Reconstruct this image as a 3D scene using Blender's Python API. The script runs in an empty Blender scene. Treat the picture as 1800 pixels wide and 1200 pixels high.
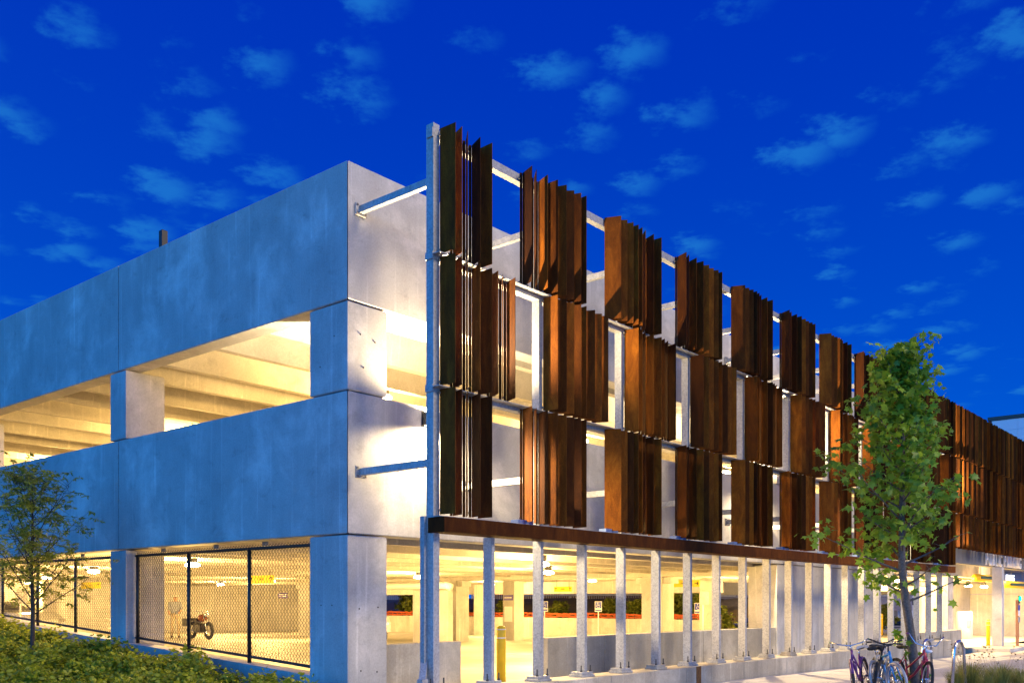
import bpy, math, random
import numpy as np
from mathutils import Vector, Matrix

random.seed(7)
R = math.radians
sc = bpy.context.scene
col = sc.collection

# ------------------------------------------------------------------ camera
HEAD = 40.179
cd = bpy.data.cameras.new('camera')
cd.sensor_width = 36.0
cd.lens = 33.3
cd.shift_y = 0.2539
cd.clip_start = 0.05
cd.clip_end = 3000
cam = bpy.data.objects.new('camera', cd)
cam.location = (-8.826, -10.529, 1.55)
cam.rotation_euler = (R(90), 0, R(HEAD - 90))
col.objects.link(cam)
sc.camera = cam

# ------------------------------------------------------------------ dusk sky
world = bpy.data.worlds.new('World')
sc.world = world
world.use_nodes = True
wn = world.node_tree
for n in list(wn.nodes):
    wn.nodes.remove(n)


def W(t, **kw):
    n = wn.nodes.new(t)
    for k, v in kw.items():
        setattr(n, k, v)
    return n


def wmath(op, a, b=None, c=None, clamp=False):
    n = W('ShaderNodeMath', operation=op)
    n.use_clamp = clamp
    for i, v in enumerate((a, b, c)):
        if v is None:
            continue
        if isinstance(v, (int, float)):
            n.inputs[i].default_value = v
        else:
            wn.links.new(v, n.inputs[i])
    return n.outputs[0]


def wmix(f, a, b):
    n = W('ShaderNodeMix', data_type='RGBA')
    for s, v in ((n.inputs[0], f), (n.inputs[6], a), (n.inputs[7], b)):
        if isinstance(v, (int, float)):
            s.default_value = v
        elif isinstance(v, tuple):
            s.default_value = (*v, 1)
        else:
            wn.links.new(v, s)
    return n.outputs[2]


tc = W('ShaderNodeTexCoord')
sep = W('ShaderNodeSeparateXYZ')
wn.links.new(tc.outputs['Generated'], sep.inputs[0])
dx, dy, dz = sep.outputs
up = wmath('MAXIMUM', dz, 0.0)
# deep blue zenith, clearer blue to the horizon
grad = wmath('POWER', wmath('SUBTRACT', 1.0, up, clamp=True), 3.2)
base = wmix(grad, (0.0, 0.022, 0.46), (0.0, 0.155, 0.82))
# evening glow in the west, low, opposite to where the camera looks
gx, gy = math.cos(R(205)), math.sin(R(205))
west = wmath('ADD', wmath('MULTIPLY', dx, gx), wmath('MULTIPLY', dy, gy))
west = wmath('MULTIPLY_ADD', west, 0.5, 0.5, clamp=True)
west = wmath('POWER', west, 3.0)
low = wmath('POWER', wmath('SUBTRACT', 1.0, up, clamp=True), 1.6)
glow = wmath('MULTIPLY', west, low)
base = wmix(glow, base, (0.20, 1.85, 4.9))
# small scattered clouds on a flat layer
den = wmath('ADD', up, 0.10)
comb = W('ShaderNodeCombineXYZ')
wn.links.new(wmath('DIVIDE', dx, den), comb.inputs[0])
wn.links.new(wmath('DIVIDE', dy, den), comb.inputs[1])
comb.inputs[2].default_value = 3.7
mp = W('ShaderNodeMapping')
mp.inputs['Rotation'].default_value = (0, 0, R(HEAD))
mp.inputs['Scale'].default_value = (1.0, 1.0, 1.0)
wn.links.new(comb.outputs[0], mp.inputs[0])
nz = W('ShaderNodeTexNoise')
nz.inputs['Scale'].default_value = 15.0
nz.inputs['Detail'].default_value = 6.0
nz.inputs['Roughness'].default_value = 0.6
nz.inputs['Distortion'].default_value = 0.0
wn.links.new(mp.outputs[0], nz.inputs['Vector'])
big = W('ShaderNodeTexNoise')
big.inputs['Scale'].default_value = 1.6
big.inputs['Detail'].default_value = 2.0
wn.links.new(mp.outputs[0], big.inputs['Vector'])
dsp = W('ShaderNodeVectorMath', operation='MULTIPLY_ADD')
wn.links.new(nz.outputs['Color'], dsp.inputs[0])
dsp.inputs[1].default_value = (.11, .11, 0)
wn.links.new(mp.outputs[0], dsp.inputs[2])
vo = W('ShaderNodeTexVoronoi', feature='F1')
vo.inputs['Scale'].default_value = 7.4
wn.links.new(dsp.outputs[0], vo.inputs['Vector'])
puff = wmath('SUBTRACT', 0.49, vo.outputs['Distance'])
puff = wmath('ADD', puff, wmath('MULTIPLY', wmath('SUBTRACT', nz.outputs[0], 0.5), 0.95))
puff = wmath('ADD', puff, wmath('MULTIPLY', wmath('SUBTRACT', big.outputs[0], 0.52), 0.75))
mr = W('ShaderNodeMapRange', interpolation_type='SMOOTHSTEP')
mr.inputs[1].default_value = 0.0
mr.inputs[2].default_value = 0.52
wn.links.new(puff, mr.inputs[0])
cloud = wmath('MULTIPLY', mr.outputs[0], wmath('MULTIPLY', wmath('ADD', up, -0.05, clamp=True), 7.0, clamp=True))
cloud = wmath('MULTIPLY', cloud, 0.68)
sky = wmix(cloud, base, (0.015, 0.21, 0.66))
# below the horizon: dim ground colour
gmask = wmath('MULTIPLY', wmath('MULTIPLY', dz, -1.0), 20.0, clamp=True)
sky = wmix(gmask, sky, (0.02, 0.03, 0.05))
bg = W('ShaderNodeBackground')
wn.links.new(sky, bg.inputs[0])
bg.inputs[1].default_value = 1.0
wo = W('ShaderNodeOutputWorld')
wn.links.new(bg.outputs[0], wo.inputs[0])

# warm soft lamp standing in for unseen street lamps in front
sd = bpy.data.lights.new('streetlight_stand_in', 'SUN')
sd.energy = 2.7
sd.angle = R(14)
sd.color = (1.0, 0.77, 0.47)
so = bpy.data.objects.new('streetlight_stand_in', sd)
so.rotation_euler = Vector((-0.20, 0.84, -0.50)).to_track_quat('-Z', 'Y').to_euler()
col.objects.link(so)

sc.view_settings.view_transform = 'Standard'
sc.view_settings.look = 'None'
sc.view_settings.exposure = 0.0
sc.view_settings.gamma = 1.0
sc.view_settings.use_curve_mapping = False
sc.cycles.use_denoising = True
sc.cycles.max_bounces = 8
sc.cycles.diffuse_bounces = 5
sc.cycles.sample_clamp_indirect = 6.0
sc.cycles.caustics_reflective = False
sc.cycles.caustics_refractive = False

# ------------------------------------------------------------------ materials
MATS = {}


class MatB:
    def __init__(s, name):
        s.m = bpy.data.materials.new(name)
        s.m.use_nodes = True
        s.nt = s.m.node_tree
        s.b = s.nt.nodes['Principled BSDF']
        MATS[name] = s.m

    def n(s, t, **kw):
        n = s.nt.nodes.new(t)
        for k, v in kw.items():
            setattr(n, k, v)
        return n

    def link(s, a, b):
        s.nt.links.new(a, b)

    def coord(s, kind='Object', scale=(1, 1, 1)):
        t = s.n('ShaderNodeTexCoord')
        m = s.n('ShaderNodeMapping')
        m.inputs['Scale'].default_value = scale
        if kind == 'World':
            g = s.n('ShaderNodeNewGeometry')
            s.link(g.outputs['Position'], m.inputs[0])
        else:
            s.link(t.outputs[kind], m.inputs[0])
        return m.outputs[0]

    def noise(s, co, scale, detail=4, rough=.55, dist=0):
        n = s.n('ShaderNodeTexNoise')
        n.inputs['Scale'].default_value = scale
        n.inputs['Detail'].default_value = detail
        n.inputs['Roughness'].default_value = rough
        n.inputs['Distortion'].default_value = dist
        s.link(co, n.inputs['Vector'])
        return n.outputs[0]

    def ramp(s, f, stops):
        r = s.n('ShaderNodeValToRGB')
        e = r.color_ramp.elements
        while len(e) < len(stops):
            e.new(0.5)
        for i, (p, c) in enumerate(stops):
            e[i].position = p
            e[i].color = (*c, 1) if len(c) == 3 else c
        s.link(f, r.inputs[0])
        return r.outputs[0]

    def mul(s, a, b, f=1.0):
        m = s.n('ShaderNodeMix', data_type='RGBA', blend_type='MULTIPLY')
        m.inputs[0].default_value = f
        s.link(a, m.inputs[6])
        s.link(b, m.inputs[7])
        return m.outputs[2]

    def color(s, c):
        if isinstance(c, tuple):
            s.b.inputs['Base Color'].default_value = (*c, 1)
        else:
            s.link(c, s.b.inputs['Base Color'])

    def set(s, **kw):
        for k, v in kw.items():
            s.b.inputs[k.replace('_', ' ')].default_value = v

    def bump(s, h, strength=.3, dist=.02):
        b = s.n('ShaderNodeBump')
        b.inputs['Strength'].default_value = strength
        b.inputs['Distance'].default_value = dist
        s.link(h, b.inputs['Height'])
        s.link(b.outputs[0], s.b.inputs['Normal'])


def concrete(name, c1, c2, streak=True, stain=.75, rough=.85):
    m = MatB(name)
    co = m.coord('World')
    a = m.noise(co, .8, 8, .66, .25)
    c = m.ramp(a, [(.34, tuple(x * .88 for x in c1)), (.50, c1), (.66, c2)])
    fine = m.ramp(m.noise(co, 38, 3, .6), [(.3, (.86,) * 3), (.7, (1.06,) * 3)])
    c = m.mul(c, fine)
    if streak:
        cs = m.coord('World', (1.6, 1.6, .45))
        st = m.ramp(m.noise(cs, 1.0, 5, .62), [(.30, (stain + .1,) * 3), (.52, (1, 1, 1)), (.78, (1.06,) * 3)])
        c = m.mul(c, st)
        dr = m.ramp(m.noise(m.coord('World', (9, 9, .30)), 1.0, 4, .6), [(.58, (1, 1, 1)), (.70, (1.28, 1.28, 1.28))])
        c = m.mul(c, dr)
        bl = m.ramp(m.noise(m.coord('World', (1, 1, 1.6)), 2.4, 8, .7, .5), [(.30, (.80,) * 3), (.44, (1, 1, 1))])
        c = m.mul(c, bl)
    v = m.n('ShaderNodeTexVoronoi')
    v.inputs['Scale'].default_value = 6.5
    m.link(co, v.inputs['Vector'])
    pit = m.ramp(v.outputs['Distance'], [(.028, (.5, .5, .5)), (.045, (1, 1, 1))])
    c = m.mul(c, pit)
    m.color(c)
    m.set(Roughness=rough)
    m.bump(m.noise(co, 34, 5, .6), .07, .006)
    return m.m


concrete('concrete', (.42, .42, .42), (.60, .59, .58))
concrete('concrete_pale', (.50, .48, .45), (.62, .60, .56))
concrete('concrete_wall', (.36, .33, .27), (.52, .48, .40), stain=.62)
concrete('concrete_dark', (.15, .15, .15), (.20, .20, .20))
concrete('concrete_tee', (.48, .45, .40), (.60, .57, .51), stain=.8)
concrete('floor_concrete', (.50, .48, .45), (.62, .60, .56), streak=False, rough=.6)
concrete('sidewalk_concrete', (.52, .49, .44), (.66, .62, .56), streak=False)


def corten():
    m = MatB('corten')
    co = m.coord('World', (3, 3, .9))
    oi = m.n('ShaderNodeObjectInfo')
    a = m.noise(co, 2.2, 7, .68, .6)
    c = m.ramp(a, [(.25, (.06, .015, .002)), (.5, (.145, .042, .003)), (.75, (.26, .085, .007))])
    f = m.ramp(m.noise(m.coord('World'), 60, 3, .6), [(.3, (.72,) * 3), (.7, (1.15,) * 3)])
    c = m.mul(c, f)
    t = m.ramp(oi.outputs['Random'], [(0, (.22, .20, .20)), (.45, (.55, .52, .5)), (.75, (1.0, 1.0, .95)), (1, (1.4, 1.45, 1.3))])
    c = m.mul(c, t)
    m.color(c)
    m.set(Roughness=.85, Specular_IOR_Level=.12)
    m.bump(m.noise(m.coord('World'), 90, 4, .6), .25, .004)


corten()


def galv():
    m = MatB('galvanised')
    co = m.coord('World')
    v = m.n('ShaderNodeTexVoronoi')
    v.inputs['Scale'].default_value = 42
    m.link(co, v.inputs['Vector'])
    bw = m.n('ShaderNodeRGBToBW')
    m.link(v.outputs['Color'], bw.inputs[0])
    c = m.ramp(bw.outputs[0], [(.1, (.31, .32, .33)), (.9, (.47, .48, .49))])
    c = m.mul(c, m.ramp(m.noise(m.coord('World', (4, 4, .8)), 1.5, 5), [(.3, (.75,) * 3), (.7, (1.05,) * 3)]))
    m.color(c)
    m.set(Roughness=.5, Metallic=.35)


galv()


def plain(name, c, rough=.6, metal=0, var=.18, scale=8, emit=None, es=0, spec=None):
    m = MatB(name)
    co = m.coord('World')
    r = m.ramp(m.noise(co, scale, 5), [(.3, tuple(x * (1 - var) for x in c)), (.7, tuple(min(1, x * (1 + var * .6)) for x in c))])
    m.color(r)
    m.set(Roughness=rough, Metallic=metal)
    if emit:
        m.b.inputs['Emission Color'].default_value = (*emit, 1)
        m.b.inputs['Emission Strength'].default_value = es
    return m.m


plain('black_steel', (.012, .012, .013), .45)
plain('dark_metal', (.05, .045, .04), .55)
plain('bolt_steel', (.22, .2, .18), .5, .5)
plain('yellow_paint', (.80, .52, .015), .5, var=.1)
plain('yellow_sign', (.85, .66, .01), .5, var=.03)
plain('black_print', (.01, .01, .01), .6)
plain('white_paint', (.80, .79, .77), .5, var=.06)
plain('blue_sign', (.03, .05, .38), .4, var=.05)
plain('purple_sign', (.07, .04, .26), .4, var=.05)
plain('sign_back', (.36, .35, .36), .5, .3)
plain('bracket_blue', (.10, .16, .34), .5)
plain('lamp_glow', (.9, .85, .7), .4, emit=(1, .86, .52), es=22)
plain('screen_glow', (.1, .2, .3), .3, emit=(.45, .8, 1), es=2.2)
plain('letter_glow', (.9, .9, 1), .3, emit=(.85, .9, 1), es=2.5)
plain('green_glow', (.0, .5, .2), .3, emit=(.0, 1, .28), es=7)
plain('white_lamp_glow', (.9, .9, .9), .3, emit=(1, .97, .9), es=60)
plain('orange_net', (.42, .075, .012), .8, var=.35, scale=14)
plain('mulch', (.035, .022, .018), .95, var=.6, scale=30)
plain('soil', (.10, .07, .05), .95, var=.5, scale=6)
plain('asphalt', (.05, .05, .052), .9)
plain('bark', (.10, .085, .075), .9, var=.5, scale=30)
plain('bark_dark', (.045, .036, .03), .9, var=.4, scale=30)
plain('rubber', (.012, .012, .013), .7)
plain('chrome', (.6, .6, .62), .22, .9, var=.03)
plain('grip_green', (.05, .16, .10), .6)
for nm, c in (('bike_purple', (.13, .03, .16)), ('bike_red', (.34, .02, .045)), ('bike_blue', (.02, .22, .50)),
              ('bike_black', (.02, .02, .022)), ('bike_pink', (.42, .03, .13)), ('car_white', (.72, .71, .69)),
              ('car_silver', (.42, .43, .46)), ('car_blue', (.03, .04, .09)), ('moto_black', (.02, .018, .018)), ('moto_orange', (.22, .05, .01))):
    plain(nm, c, .28, var=.06)
plain('car_glass', (.02, .025, .03), .08)
plain('red_lamp', (.5, .01, .01), .3)
plain('skin', (.55, .33, .22), .6)
plain('hair', (.35, .20, .08), .7)
plain('shirt_grey', (.34, .36, .42), .9)
plain('trousers_khaki', (.58, .48, .33), .9)
plain('shoe', (.08, .05, .04), .7)
plain('facade_pink', (.95, .72, .72), .7, var=.05)
plain('house_wall', (.28, .26, .30), .8)
plain('house_brick', (.36, .18, .10), .85, var=.3, scale=20)
plain('house_trim', (.62, .58, .52), .7)
plain('window_dark', (.03, .035, .05), .15)
plain('rust_stain', (.20, .085, .02), .9, var=.5, scale=12)


def leafmat(name, c1, c2, trans=.35):
    m = MatB(name)
    g = m.n('ShaderNodeNewGeometry')
    co = m.coord('World')
    a = m.n('ShaderNodeMath', operation='MULTIPLY_ADD')
    a.inputs[1].default_value = .6
    m.link(g.outputs['Random Per Island'], a.inputs[0])
    nn = m.noise(co, 2.3, 3)
    mm = m.n('ShaderNodeMath', operation='MULTIPLY')
    mm.inputs[1].default_value = .4
    m.link(nn, mm.inputs[0])
    m.link(mm.outputs[0], a.inputs[2])
    m.color(m.ramp(a.outputs[0], [(.1, c1), (.8, c2)]))
    m.set(Roughness=.5)
    # leaves let light through
    tr = m.n('ShaderNodeBsdfTranslucent')
    m.link(m.ramp(a.outputs[0], [(.1, tuple(x * 1.2 for x in c1)), (.8, tuple(x * 1.3 for x in c2))]), tr.inputs[0])
    mx = m.n('ShaderNodeMixShader')
    mx.inputs[0].default_value = trans
    out = m.nt.nodes['Material Output']
    m.link(m.b.outputs[0], mx.inputs[1])
    m.link(tr.outputs[0], mx.inputs[2])
    m.link(mx.outputs[0], out.inputs[0])


leafmat('leaf_maple', (.075, .18, .014), (.25, .40, .03), .45)
leafmat('leaf_locust', (.12, .16, .015), (.34, .36, .04), .5)
leafmat('leaf_shrub', (.11, .17, .012), (.44, .47, .03), .42)
leafmat('leaf_back', (.06, .10, .016), (.20, .22, .03))
leafmat('grass', (.12, .15, .03), (.34, .33, .07))
leafmat('dry_stem', (.22, .16, .09), (.36, .28, .16), .1)

# ------------------------------------------------------------------ mesh helpers


class MB:
    def __init__(s):
        s.v = []
        s.f = []

    def add(s, vs, fs):
        o = len(s.v)
        s.v += [tuple(v) for v in vs]
        s.f += [tuple(i + o for i in f) for f in fs]
        return s

    def box(s, x0, y0, z0, x1, y1, z1, ch=0.0):
        if ch <= 0:
            vs = [(x, y, z) for z in (z0, z1) for x, y in ((x0, y0), (x1, y0), (x1, y1), (x0, y1))]
            return s.add(vs, [(3, 2, 1, 0), (4, 5, 6, 7), (0, 1, 5, 4), (1, 2, 6, 5), (2, 3, 7, 6), (3, 0, 4, 7)])
        return s.prism([(x0, y0), (x1, y0), (x1, y1), (x0, y1)], z0, z1, ch)

    def prism(s, poly, z0, z1, ch=0.0):
        # plan polygon (counter-clockwise), optional chamfer at top and bottom edges
        n = len(poly)
        if ch > 0:
            cx = sum(p[0] for p in poly) / n
            cy = sum(p[1] for p in poly) / n
            ins = []
            for i in range(n):
                p0, p1, p2 = Vector(poly[i - 1]), Vector(poly[i]), Vector(poly[(i + 1) % n])
                d1 = (p1 - p0).normalized()
                d2 = (p2 - p1).normalized()
                n1 = Vector((-d1.y, d1.x))
                n2 = Vector((-d2.y, d2.x))
                b = (n1 + n2)
                b = b / max(.3, b.dot(n1))
                ins.append(tuple(p1 + b * ch))
            rings = [(ins, z0), (poly, z0 + ch), (poly, z1 - ch), (ins, z1)]
        else:
            rings = [(poly, z0), (poly, z1)]
        vs = [(p[0], p[1], z) for ring, z in rings for p in ring]
        fs = [tuple(range(n))[::-1], tuple((len(rings) - 1) * n + i for i in range(n))]
        for k in range(len(rings) - 1):
            for i in range(n):
                j = (i + 1) % n
                fs.append((k * n + i, k * n + j, (k + 1) * n + j, (k + 1) * n + i))
        return s.add(vs, fs)

    def tube(s, pts, r, seg=8, cap=True, closed=False):
        pts = [Vector(p) for p in pts]
        n = len(pts)
        rs = r if isinstance(r, (list, tuple)) else [r] * n
        vs = []
        up = None
        for i, p in enumerate(pts):
            if closed:
                d = pts[(i + 1) % n] - pts[i - 1]
            else:
                d = pts[min(i + 1, n - 1)] - pts[max(i - 1, 0)]
            if d.length < 1e-9:
                d = Vector((0, 0, 1))
            d.normalize()
            if up is None:
                up = Vector((0, 0, 1)) if abs(d.z) < .9 else Vector((1, 0, 0))
            a = d.cross(up)
            if a.length < 1e-6:
                a = d.cross(Vector((.3, 1, .2)))
            a.normalize()
            b = a.cross(d).normalized()
            up = b
            for k in range(seg):
                t = 2 * math.pi * k / seg
                vs.append(p + a * (math.cos(t) * rs[i]) + b * (math.sin(t) * rs[i]))
        fs = []
        m = n if closed else n - 1
        for i in range(m):
            for k in range(seg):
                l = (k + 1) % seg
                i2 = (i + 1) % n
                fs.append((i * seg + k, i * seg + l, i2 * seg + l, i2 * seg + k))
        if cap and not closed:
            fs.append(tuple(range(seg))[::-1])
            fs.append(tuple((n - 1) * seg + k for k in range(seg)))
        return s.add(vs, fs)

    def bar(s, p, q, w, h):
        # rectangular bar from p to q, w sideways, h upwards
        p, q = Vector(p), Vector(q)
        d = (q - p).normalized()
        u = Vector((0, 0, 1)) if abs(d.z) < .95 else Vector((0, 1, 0))
        a = d.cross(u).normalized() * (w / 2)
        b = a.cross(d).normalized() * (h / 2)
        vs = [c + sa * a + sb * b for c in (p, q) for sa, sb in ((-1, -1), (1, -1), (1, 1), (-1, 1))]
        return s.add(vs, [(3, 2, 1, 0), (4, 5, 6, 7), (0, 1, 5, 4), (1, 2, 6, 5), (2, 3, 7, 6), (3, 0, 4, 7)])

    def lathe(s, prof, c=(0, 0, 0), seg=16):
        vs = []
        for r, z in prof:
            for k in range(seg):
                t = 2 * math.pi * k / seg
                vs.append((c[0] + r * math.cos(t), c[1] + r * math.sin(t), c[2] + z))
        fs = []
        for i in range(len(prof) - 1):
            for k in range(seg):
                l = (k + 1) % seg
                fs.append((i * seg + k, i * seg + l, (i + 1) * seg + l, (i + 1) * seg + k))
        fs.append(tuple(range(seg))[::-1])
        fs.append(tuple((len(prof) - 1) * seg + k for k in range(seg)))
        return s.add(vs, fs)

    def sphere(s, c, r, seg=12, ring=8, sc3=(1, 1, 1)):
        vs = []
        for i in range(ring + 1):
            ph = math.pi * i / ring
            for k in range(seg):
                t = 2 * math.pi * k / seg
                vs.append((c[0] + sc3[0] * r * math.sin(ph) * math.cos(t), c[1] + sc3[1] * r * math.sin(ph) * math.sin(t), c[2] + sc3[2] * r * math.cos(ph)))
        fs = [(i * seg + k, (i + 1) * seg + k, (i + 1) * seg + (k + 1) % seg, i * seg + (k + 1) % seg) for i in range(ring) for k in range(seg)]
        return s.add(vs, fs)

    def mesh(s, name, mat, smooth=False):
        me = bpy.data.meshes.new(name)
        me.from_pydata([tuple(v) for v in s.v], [], s.f)
        if mat:
            me.materials.append(MATS[mat])
        if smooth:
            for p in me.polygons:
                p.use_smooth = True
        me.update()
        return me

    def build(s, name, mat, parent=None, smooth=False, **kw):
        return link(name, s.mesh(name, mat, smooth), parent, **kw)


def link(name, me, parent=None, loc=None, rz=None):
    o = bpy.data.objects.new(name, me)
    col.objects.link(o)
    if parent is not None:
        o.parent = parent
    if loc is not None:
        o.location = loc
    if rz is not None:
        o.rotation_euler = (0, 0, rz)
    return o


def tag(o, label, cat, group=None, kind=None):
    o['label'] = label
    o['category'] = cat
    if group:
        o['group'] = group
    if kind:
        o['kind'] = kind
    return o


def thing(name, label, cat, loc=(0, 0, 0), rz=0, group=None):
    o = bpy.data.objects.new(name, None)
    col.objects.link(o)
    o.empty_display_size = .2
    o.location = loc
    o.rotation_euler = (0, 0, rz)
    return tag(o, label, cat, group)


def struct(o):
    o['kind'] = 'structure'
    return o


def copy_tree(o, parent=None):
    c = o.copy()
    col.objects.link(c)
    c.parent = parent
    for ch in list(o.children):
        copy_tree(ch, c)
    return c


def text(name, body, size, mat, parent, loc, rot, xs=1.0, ext=.006, align='LEFT'):
    cu = bpy.data.curves.new(name, 'FONT')
    cu.body = body
    cu.size = size
    cu.extrude = ext
    cu.align_x = align
    cu.align_y = 'BOTTOM_BASELINE'
    cu.resolution_u = 3
    o = bpy.data.objects.new(name, cu)
    col.objects.link(o)
    cu.materials.append(MATS[mat])
    o.parent = parent
    o.location = loc
    o.rotation_euler = rot
    o.scale = (xs, 1, 1)
    bpy.context.view_layer.update()
    me = bpy.data.meshes.new_from_object(o.evaluated_get(bpy.context.evaluated_depsgraph_get()))
    bpy.data.objects.remove(o)
    o = bpy.data.objects.new(name, me)
    col.objects.link(o)
    o.parent = parent
    o.location = loc
    o.rotation_euler = rot
    o.scale = (xs, 1, 1)
    return o


def zg(x):
    # the pavement falls gently towards the entrance
    if x < 9:
        return 0.0
    return -0.25 * min(1.0, (x - 9) / 19.0)


# ------------------------------------------------------------------ ground
g = MB()
g.add([(-900, -900, -.45), (1200, -900, -.45), (1200, 1200, -.45), (-900, 1200, -.45)], [(0, 1, 2, 3)])
struct(g.build('ground', 'asphalt'))

# concrete pavement with slabs
sw = struct(MB().add([(-30, -30, -.14), (80, -30, -.40), (80, -1.3, -.40), (-30, -1.3, -.14)], [(0, 1, 2, 3)]).build('pavement', 'sidewalk_concrete'))
xs = [-12 + 1.8 * i for i in range(30)]
ys = [-1.76 - 1.55 * i for i in range(8)]
for i in range(len(xs) - 1):
    for j in range(len(ys) - 1):
        if ys[j] < -7.9 and xs[i] > 3 and xs[i] < 30:
            pass
        x0, x1, y1, y0 = xs[i] + .006, xs[i + 1] - .006, ys[j] - .006, ys[j + 1] + .006
        dz = random.uniform(-.002, .002)
        vs = [(x, y, zg(x) - h + dz) for h in (.12, 0) for x, y in ((x0, y0), (x1, y0), (x1, y1), (x0, y1))]
        MB().add(vs, [(3, 2, 1, 0), (4, 5, 6, 7), (0, 1, 5, 4), (1, 2, 6, 5), (2, 3, 7, 6), (3, 0, 4, 7)]).build('paving_slab', 'sidewalk_concrete', sw)

# sloping planting bed along the left facade


def zbed(x, y):
    t = min(max((y + 1.0) / 14.0, -.1), 2.0)
    zt = -.10 + 1.0 * t
    return zt - .06 * max(0, -x)


N, M_ = 14, 40
vs = []
for j in range(M_ + 1):
    for i in range(N + 1):
        x = -.02 - 5.0 * i / N
        y = -1.2 + 46 * j / M_
        vs.append((x, y, zbed(x, y) + random.uniform(-.02, .02)))
fs = [(j * (N + 1) + i, (j + 1) * (N + 1) + i, (j + 1) * (N + 1) + i + 1, j * (N + 1) + i + 1) for j in range(M_) for i in range(N)]
struct(MB().add(vs, fs).build('planting_bed', 'mulch'))

# ------------------------------------------------------------------ parking garage
gar = thing('parking_garage', 'two storey precast concrete parking garage with lit open decks', 'building')
TOPZ = (5.88, 7.86)
LOWZ = (2.53, 4.57)
ch = .012
SP = .36
for z0, z1 in (TOPZ, LOWZ):
    # left facade
    yy = [0, 6.6, 14.0, 20.4, 26.7, 33.0]
    for a, b in zip(yy[:-1], yy[1:]):
        if a == 0:
            poly = [(0, .008), (SP, SP + .008), (SP, b - .014), (0, b - .014)]
        else:
            poly = [(0, a + .014), (SP, a + .014), (SP, b - .014), (0, b - .014)]
        MB().prism(poly, z0, z1, ch).build('spandrel_panel', 'concrete', gar)
    # right facade
    xx = [0, 14.6, 22.1, 29.6, 44.0]
    for a, b in zip(xx[:-1], xx[1:]):
        if a == 0:
            poly = [(.008, 0), (b - .014, 0), (b - .014, SP), (SP + .008, SP)]
        else:
            poly = [(a + .014, 0), (b - .014, 0), (b - .014, SP), (a + .014, SP)]
        MB().prism(poly, z0, z1, ch).build('spandrel_panel', 'concrete', gar)


def column(x0, y0, x1, y1, z0, z1, mat='concrete'):
    return MB().box(x0, y0, z0, x1, y1, z1, .015).build('column', mat, gar)


column(.004, .004, .75, .86, -.4, LOWZ[0] - .02)
column(.004, .004, .75, .86, LOWZ[1] + .02, TOPZ[0] - .02)
for y in (6.33, 13.71, 20.11, 26.41):
    column(.004, y, .78, y + .58, -.4, LOWZ[0] - .02)
    column(.004, y, .78, y + .58, LOWZ[1] + .02, TOPZ[0] - .02)
for x in (14.23, 29.2):
    column(x, .004, x + .75, .8, -.4, LOWZ[0] - .02)
    column(x, .004, x + .75, .8, LOWZ[1] + .02, TOPZ[0] - .02)
for x in (17.6,):
    for y in (5.45, 14.6, 23.6):
        # interior column with corbels under the girder
        c = MB().box(x, y, -.1, x + .72, y + .78, 2.37, .015)
        c.prism([(x + .05, y - .26), (x + .57, y - .26), (x + .57, y + 1.04), (x + .05, y + 1.04)], 2.14, 2.345)
        c.build('column', 'concrete_pale', gar)
for x, y in ((20.6, 14.2), (25.6, 20.4), (25.7, 8.0), (9.0, 30.5)):
    column(x, y, x + .6, y + .6, -.1, 2.4, 'concrete_pale')

# floor slabs and double tees: each tee is a deck strip with two stems running along X
XE, YE = 44.0, 33.2
MB().add([(.3, .3, .12), (9, .3, .12), (9, YE, .12), (.3, YE, .12), (30, .3, -.12), (30, YE, -.12), (60, .3, -.14), (60, YE, -.14), (.3, -.02, .12), (9, -.02, .12), (30, -1.1, -.13), (60, -1.1, -.15)],
         [(0, 1, 2, 3), (1, 4, 5, 2), (4, 6, 7, 5), (8, 9, 1, 0), (9, 10, 4, 1), (10, 11, 6, 4)]).build('floor_slab', 'floor_concrete', gar)


def tee(y, zb, x0, x1, bottom):
    m = MB()
    m.box(x0, y + .008, zb + .62, x1, y + 3.142, zb + .78)
    for o in (.87, 2.29):
        yc = y + o
        m.add([(x, yy_, z) for x in (x0, x1) for yy_, z in ((yc - .08, zb), (yc + .08, zb), (yc + .13, zb + .62), (yc - .13, zb + .62))],
              [(0, 1, 2, 3), (7, 6, 5, 4), (0, 4, 5, 1), (1, 5, 6, 2), (3, 7, 4, 0)])
    m.build('double_tee', 'concrete_tee', gar)


GX = 17.6
for zb in (2.46, 5.90):
    # narrow edge strip with one stem behind the right facade
    for x0, x1 in ((.37, GX), (GX + .65, XE)):
        m = MB().box(x0, .37, zb + .62, x1, 1.622, zb + .78)
        m.prism([(x0, .68), (x1, .68), (x1, .86), (x0, .86)], zb, zb + .619)
        m.build('double_tee', 'concrete_tee', gar)
    for k in range(10):
        y = 1.63 + 3.15 * k
        tee(y, zb, .37, GX, 0)
        tee(y, zb, GX + .65, 26.2 if (k > 2 and zb < 3) else XE, 0)
for z0 in (2.36, 5.80):
    MB().box(GX + .01, .8, z0, GX + .64, YE, z0 + .6, .01).build('girder', 'concrete_tee', gar)
MB().box(26.21, 8.0, 1.92, 26.6, YE, 2.9, .01).build('girder', 'concrete_pale', gar)
MB().box(26.21, 8.0, 5.5, 26.6, YE, 6.2, .01).build('girder', 'concrete_pale', gar)
MB().box(44.01, -.5, 1.95, 44.4, YE, 3.0, .01).build('girder', 'concrete_pale', gar)
MB().box(44.01, -.5, -.4, 44.3, 3.3, 1.94, .01).build('wall_panel', 'concrete_pale', gar)
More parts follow.
